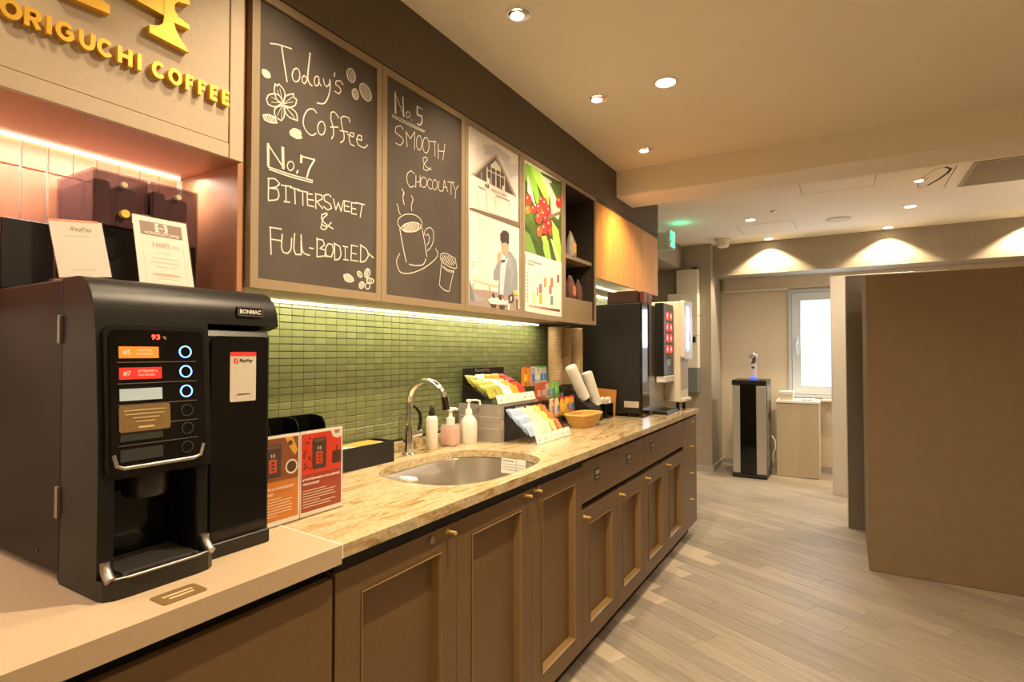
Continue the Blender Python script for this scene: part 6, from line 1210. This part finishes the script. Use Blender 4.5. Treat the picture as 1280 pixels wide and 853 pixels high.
# black drink dispenser
YS = 3.205
t = thing('drink_dispenser', 'tall black drink dispenser with eight red buttons on the granite worktop', 'drink dispenser', (-1.2, 3.43, CZ))
mblk_m = mat('black_sheet_metal', (.016, .014, .012), .45, bump=.1, bscale=500)
obj('body', box(-1.455, -1.03, YS, 3.66, CZ+.022, 1.526, .003), mblk_m, t)
obj('gloss_column', box(-1.03, -1.018, YS, 3.345, CZ+.004, 1.528, .002), mat('gloss_brown_black', (.020, .012, .008), .08), t)
obj('steel_front', box(-1.03, -1.020, 3.346, 3.66, CZ+.004, 1.526, .001), steelf_m, t)
bm = B()
for x_, y_ in ((-1.42, 3.24), (-1.08, 3.24), (-1.42, 3.62), (-1.08, 3.62)): cyl(bm, (x_, y_, CZ), (x_, y_, CZ+.023), .018, n=12)
obj('feet', bm, blk_m, t)
hd = obj('button_head', box(-1.02, -.965, 3.472, 3.70, 1.085, 1.545, .006, 2), mat('blue_black_panel', (.03, .045, .07), .35), t)
obj('head_side', box(-1.02, -.968, 3.469, 3.473, 1.087, 1.543), blk_m, t)
for r_ in range(4):
    for c_ in range(2):
        z = 1.465-.070*r_; y_ = 3.545+.085*c_
        obj('button', prism(B(), rrect(y_-.026, y_+.026, z-.024, z+.024, .010), 'x', -.965, -.9615), red_m, hd, label='red lit button')
        bm = B(); prism(bm, ellp(y_, z, .010, .012, 10), 'x', -.9615, -.9608)
        obj('button_icon', bm, mat('white_lit_icon', (.9, .9, .9), .4, emit=(1, .9, .9), es=.7), hd)
obj('notice', box(-.965, -.9635, 3.545, 3.62, 1.150, 1.190), mat('grey_notice', (.40, .42, .45), .5), hd)
obj('white_rim', box(-1.015, -.962, 3.475, 3.695, 1.045, 1.085, .003), white_m, t)
bm = B(); tube(bm, [(-.985, 3.57, 1.05), (-.985, 3.57, 1.00)], .007, 8); obj('nozzle', bm, steelf_m, t)
bm = B(); bx(bm, -1.0185, -.935, 3.42, 3.68, CZ, CZ+.022, .004); obj('drip_tray', bm, blk_m, t)
picture('rating_label', [((.62, .55, .44), rc(-.045, .045, -.018, .018)), ((.35, .30, .24), rc(-.04, .035, .006, .009)), ((.35, .30, .24), rc(-.04, .03, -.004, -.001)), ((.35, .30, .24), rc(-.04, .02, -.012, -.010))], t, Matrix.Translation((-1.085, YS-.0006, .925)) @ Matrix.Rotation(math.radians(-90), 4, 'Z'))
t = thing('supply_tray', 'dark low tray on top of the black dispenser', 'tray', (-1.2, 3.3, 1.526))
obj('body', box(-1.24, -1.055, 3.22, 3.42, 1.5275, 1.602, .003), mat('dark_red_brown', (.05, .028, .020), .35), t)
for i, (x_, l) in enumerate(((-1.040, 'maroon container on the dispenser beside the low tray'),)):
    solo('container', box(-1.05, -1.026, 3.26, 3.34, 1.5295, 1.60, .004), mat('maroon', (.14, .035, .03), .3), l, 'container', (-1.04, 3.3, 1.528))
solo('container', box(-1.05, -1.026, 3.35, 3.43, 1.5295, 1.592, .004), mat('maroon', ()), 'second maroon container on the dispenser near its front edge', 'container', (-1.04, 3.39, 1.528))

# white water dispenser
t = thing('water_dispenser', 'white countertop water dispenser with lit blue screen at the counter end', 'water dispenser', (-1.1, 3.83, CZ))
obj('body', box(-1.34, -.925, 3.715, 3.930, .905, 1.572, .008, 2), offw_m, t)
bm = B(); prism(bm, rrect(3.712, 3.935, 1.19, 1.578, .02), 'x', -.925, -.897); obj('front_head', bm, offw_m, t)
obj('lower_front', box(-.925, -.905, 3.716, 3.932, .907, .93, .004), offw_m, t)
obj('recess', box(-.926, -.923, 3.735, 3.915, .985, 1.188), mat('warm_recess', (.50, .40, .28), .5), t)
obj('screen', prism(B(), rrect(3.745, 3.84, 1.24, 1.545, .008), 'x', -.897, -.8955), mat('lit_blue_screen', (.2, .3, .5), .2, emit=(.40, .58, .90), es=.3), t)
bm = B(); cyl(bm, (-.897, 3.885, 1.335), (-.893, 3.885, 1.335), .022, n=20); obj('dial', bm, steelf_m, t, 30)
bm = B()
for x_, y_ in ((-.95, 3.745), (-.95, 3.905), (-1.30, 3.745), (-1.30, 3.905)): cyl(bm, (x_, y_, CZ), (x_, y_, .907), .012, n=10)
obj('feet', bm, blk_m, t)

# coffee bags on the open shelf
def cbag(x_, y_, z, w_, h_, rz, m_, lm, lbl, pl_):
    t = thing('coffee_bag', lbl, 'bag', (x_, y_, z), 'coffee bags on the open shelf unit', rz)
    b_ = B(); R_ = []
    for zz, f, d_ in ((0, .92, 1), (h_*.12, 1, 1.05), (h_*.7, 1, .8), (h_*.9, .98, .22), (h_, .98, .12)): R_.append([b_.verts.new((.022*d_*c_, w_/2*f*s_, zz)) for c_, s_ in ((1, -.85), (1, .85), (.6, 1), (-.6, 1), (-1, .85), (-1, -.85), (-.6, -1), (.6, -1))])
    for p_, q_ in zip(R_, R_[1:]):
        for k in range(8): b_.faces.new((p_[k], p_[(k+1) % 8], q_[(k+1) % 8], q_[k]))
    b_.faces.new(R_[0][::-1]); b_.faces.new(R_[-1]); obj('bag_body', b_, m_, t, 40, local=True)
    obj('bag_label', box(.019, .0245, -w_*.32, w_*.32, h_*.15, h_*.55), lm, t, local=True, label=pl_)
brn_m = mat('brown_foil', (.13, .065, .045), .28, var=.2, vscale=30); sil_m = mat('pale_foil', (.50, .44, .38), .25, .3, var=.2, vscale=40)
cbag(-1.262, 2.745, 1.7485, .085, .135, .25, sil_m, mat('yellow_bag_label', (.85, .55, .04), .5), 'pale coffee bag with yellow label on the upper shelf', 'yellow label')
cbag(-1.262, 2.735, 1.5205, .085, .125, .2, brn_m, mat('red_white_label', (.75, .22, .12), .5), 'brown coffee bag with red and white label on the lower shelf', 'red and white label')
cbag(-1.262, 2.835, 1.5205, .080, .115, .35, brn_m, brn_m, 'plain brown coffee bag on the lower shelf, farther right', None)

# ================================================================ FAR CORNER OBJECTS
t = thing('water_cooler', 'tall black and silver floor water cooler by the far wall', 'water cooler', (-.81, 6.05, 0))
x0, x1, ya = -.965, -.655, 5.93
bm = B(); prism(bm, [(x0, ya+.01), (x0+.02, ya), (x1-.02, ya), (x1, ya+.01), (x1, 6.30), (x0, 6.30)], 'z', .03, .93); obj('body', bm, mat('cooler_side', (.10, .10, .10), .3), t)
for a_, b_ in ((x0+.001, -.892), (-.745, x1-.001)): obj('silver_panel', box(a_, b_, ya-.012, ya+.02, .045, .905, .006, 2), mat('cooler_silver', (.50, .48, .44), .35, .4), t)
obj('black_front', box(-.892, -.745, ya-.014, ya+.01, .035, .925, .003), blkg_m, t)
obj('base', box(x0-.002, x1+.002, ya-.014, 6.30, 0, .032, .004), blk_m, t)
obj('top', box(x0-.004, x1+.004, ya-.014, 6.305, .915, .962, .006, 2), blk_m, t)
obj('chrome_edge', box(x1+.001, x1+.008, ya+.02, 6.28, .10, .90, .002), steelf_m, t)
bm = B(); cyl(bm, (x1+.006, 6.10, .62), (x1+.014, 6.10, .62), .06, n=20); obj('side_handle', bm, blk_m, t, 30)
bm = B(); tube(bm, [(x1+.022, 6.15, .40), (x1+.05, 6.15, .36), (x1+.055, 6.16, .28), (x1+.03, 6.17, .22), (x1+.028, 6.2, .15), (x1+.04, 6.25, .05), (x1+.05, 6.3, .01)], .006, 8)
solo('power_cord', bm, white_m, 'white looping cord between the water cooler and the cream cabinet', 'cord', (x1+.03, 6.2, 0), smooth=60)
t = thing('display_trophy', 'small clear stand with silver top and blue-lit base on the water cooler', 'ornament', (-.785, 6.08, .962))
bm = B(); cyl(bm, (-.785, 6.08, .963), (-.785, 6.08, .985), .034, n=24); obj('blue_base', bm, mat('blue_lit_base', (.05, .1, .9), .3, emit=(.03, .08, 1.0), es=2.2), t, 30)
bm = B(); lathe(bm, [(.029, .023), (.029, .155), (.024, .165)], (-.785, 6.08, .962), 22, cap=True); obj('clear_body', bm, mat('clear_tube', (.8, .76, .70), .05, alpha=.35), t, 50)
obj('black_mark', box(-.800, -.772, 6.047, 6.05, 1.075, 1.095, .002), blk_m, t)
bm = B()
for i in range(7): bmesh.ops.create_icosphere(bm, subdivisions=1, radius=.014, matrix=Matrix.Translation((-.785+random.uniform(-.018, .018), 6.07+random.uniform(-.01, .01), 1.125+.05*i/6)))
obj('dark_filling', bm, mat('dark_green_filling', (.03, .05, .035), .5), t, 40)
bm = B()
for dx_, dz, r_ in ((-.022, .235, .020), (.014, .240, .023), (-.004, .255, .016), (.022, .222, .014)): bmesh.ops.create_icosphere(bm, subdivisions=2, radius=r_, matrix=Matrix.Translation((-.785+dx_, 6.07, .962+dz)))
obj('silver_top', bm, chrome_m, t, 60)
t = thing('side_cabinet', 'low cream cabinet under the window beside the water cooler', 'cabinet', (-.40, 6.38, 0))
obj('body', box(-.592, -.215, 6.20, 6.55, 0, .732), cream_m, t)
obj('front_panel', box(-.590, -.217, 6.186, 6.199, .004, .722, .002), mat('tan_laminate', (.54, .44, .31), .5), t)
obj('cabinet_top', box(-.596, -.208, 6.18, 6.56, .732, .757, .003), white_m, t)
t = thing('paper_box', 'small white lidded box on the cream cabinet beside the window', 'box', (-.50, 6.26, .757))
obj('box_body', box(-.562, -.442, 6.20, 6.32, .7575, .822, .002), offw_m, t); obj('box_lid', box(-.565, -.439, 6.197, 6.323, .817, .848, .002), white_m, t)
bm = B(); random.seed(3)
g = [[bm.verts.new((-.41+.03*i, 6.27+.03*j, .759+random.uniform(.0, .018))) for j in range(5)] for i in range(6)]
for i in range(5):
    for j in range(4): bm.faces.new((g[i][j], g[i+1][j], g[i+1][j+1], g[i][j+1]))
o = solo('crumpled_wrap', bm, paper_m, 'crumpled white wrap lying on the cream cabinet', 'wrapper', (-.33, 6.33, .759)); md = o.modifiers.new('s', 'SOLIDIFY'); md.thickness = .001
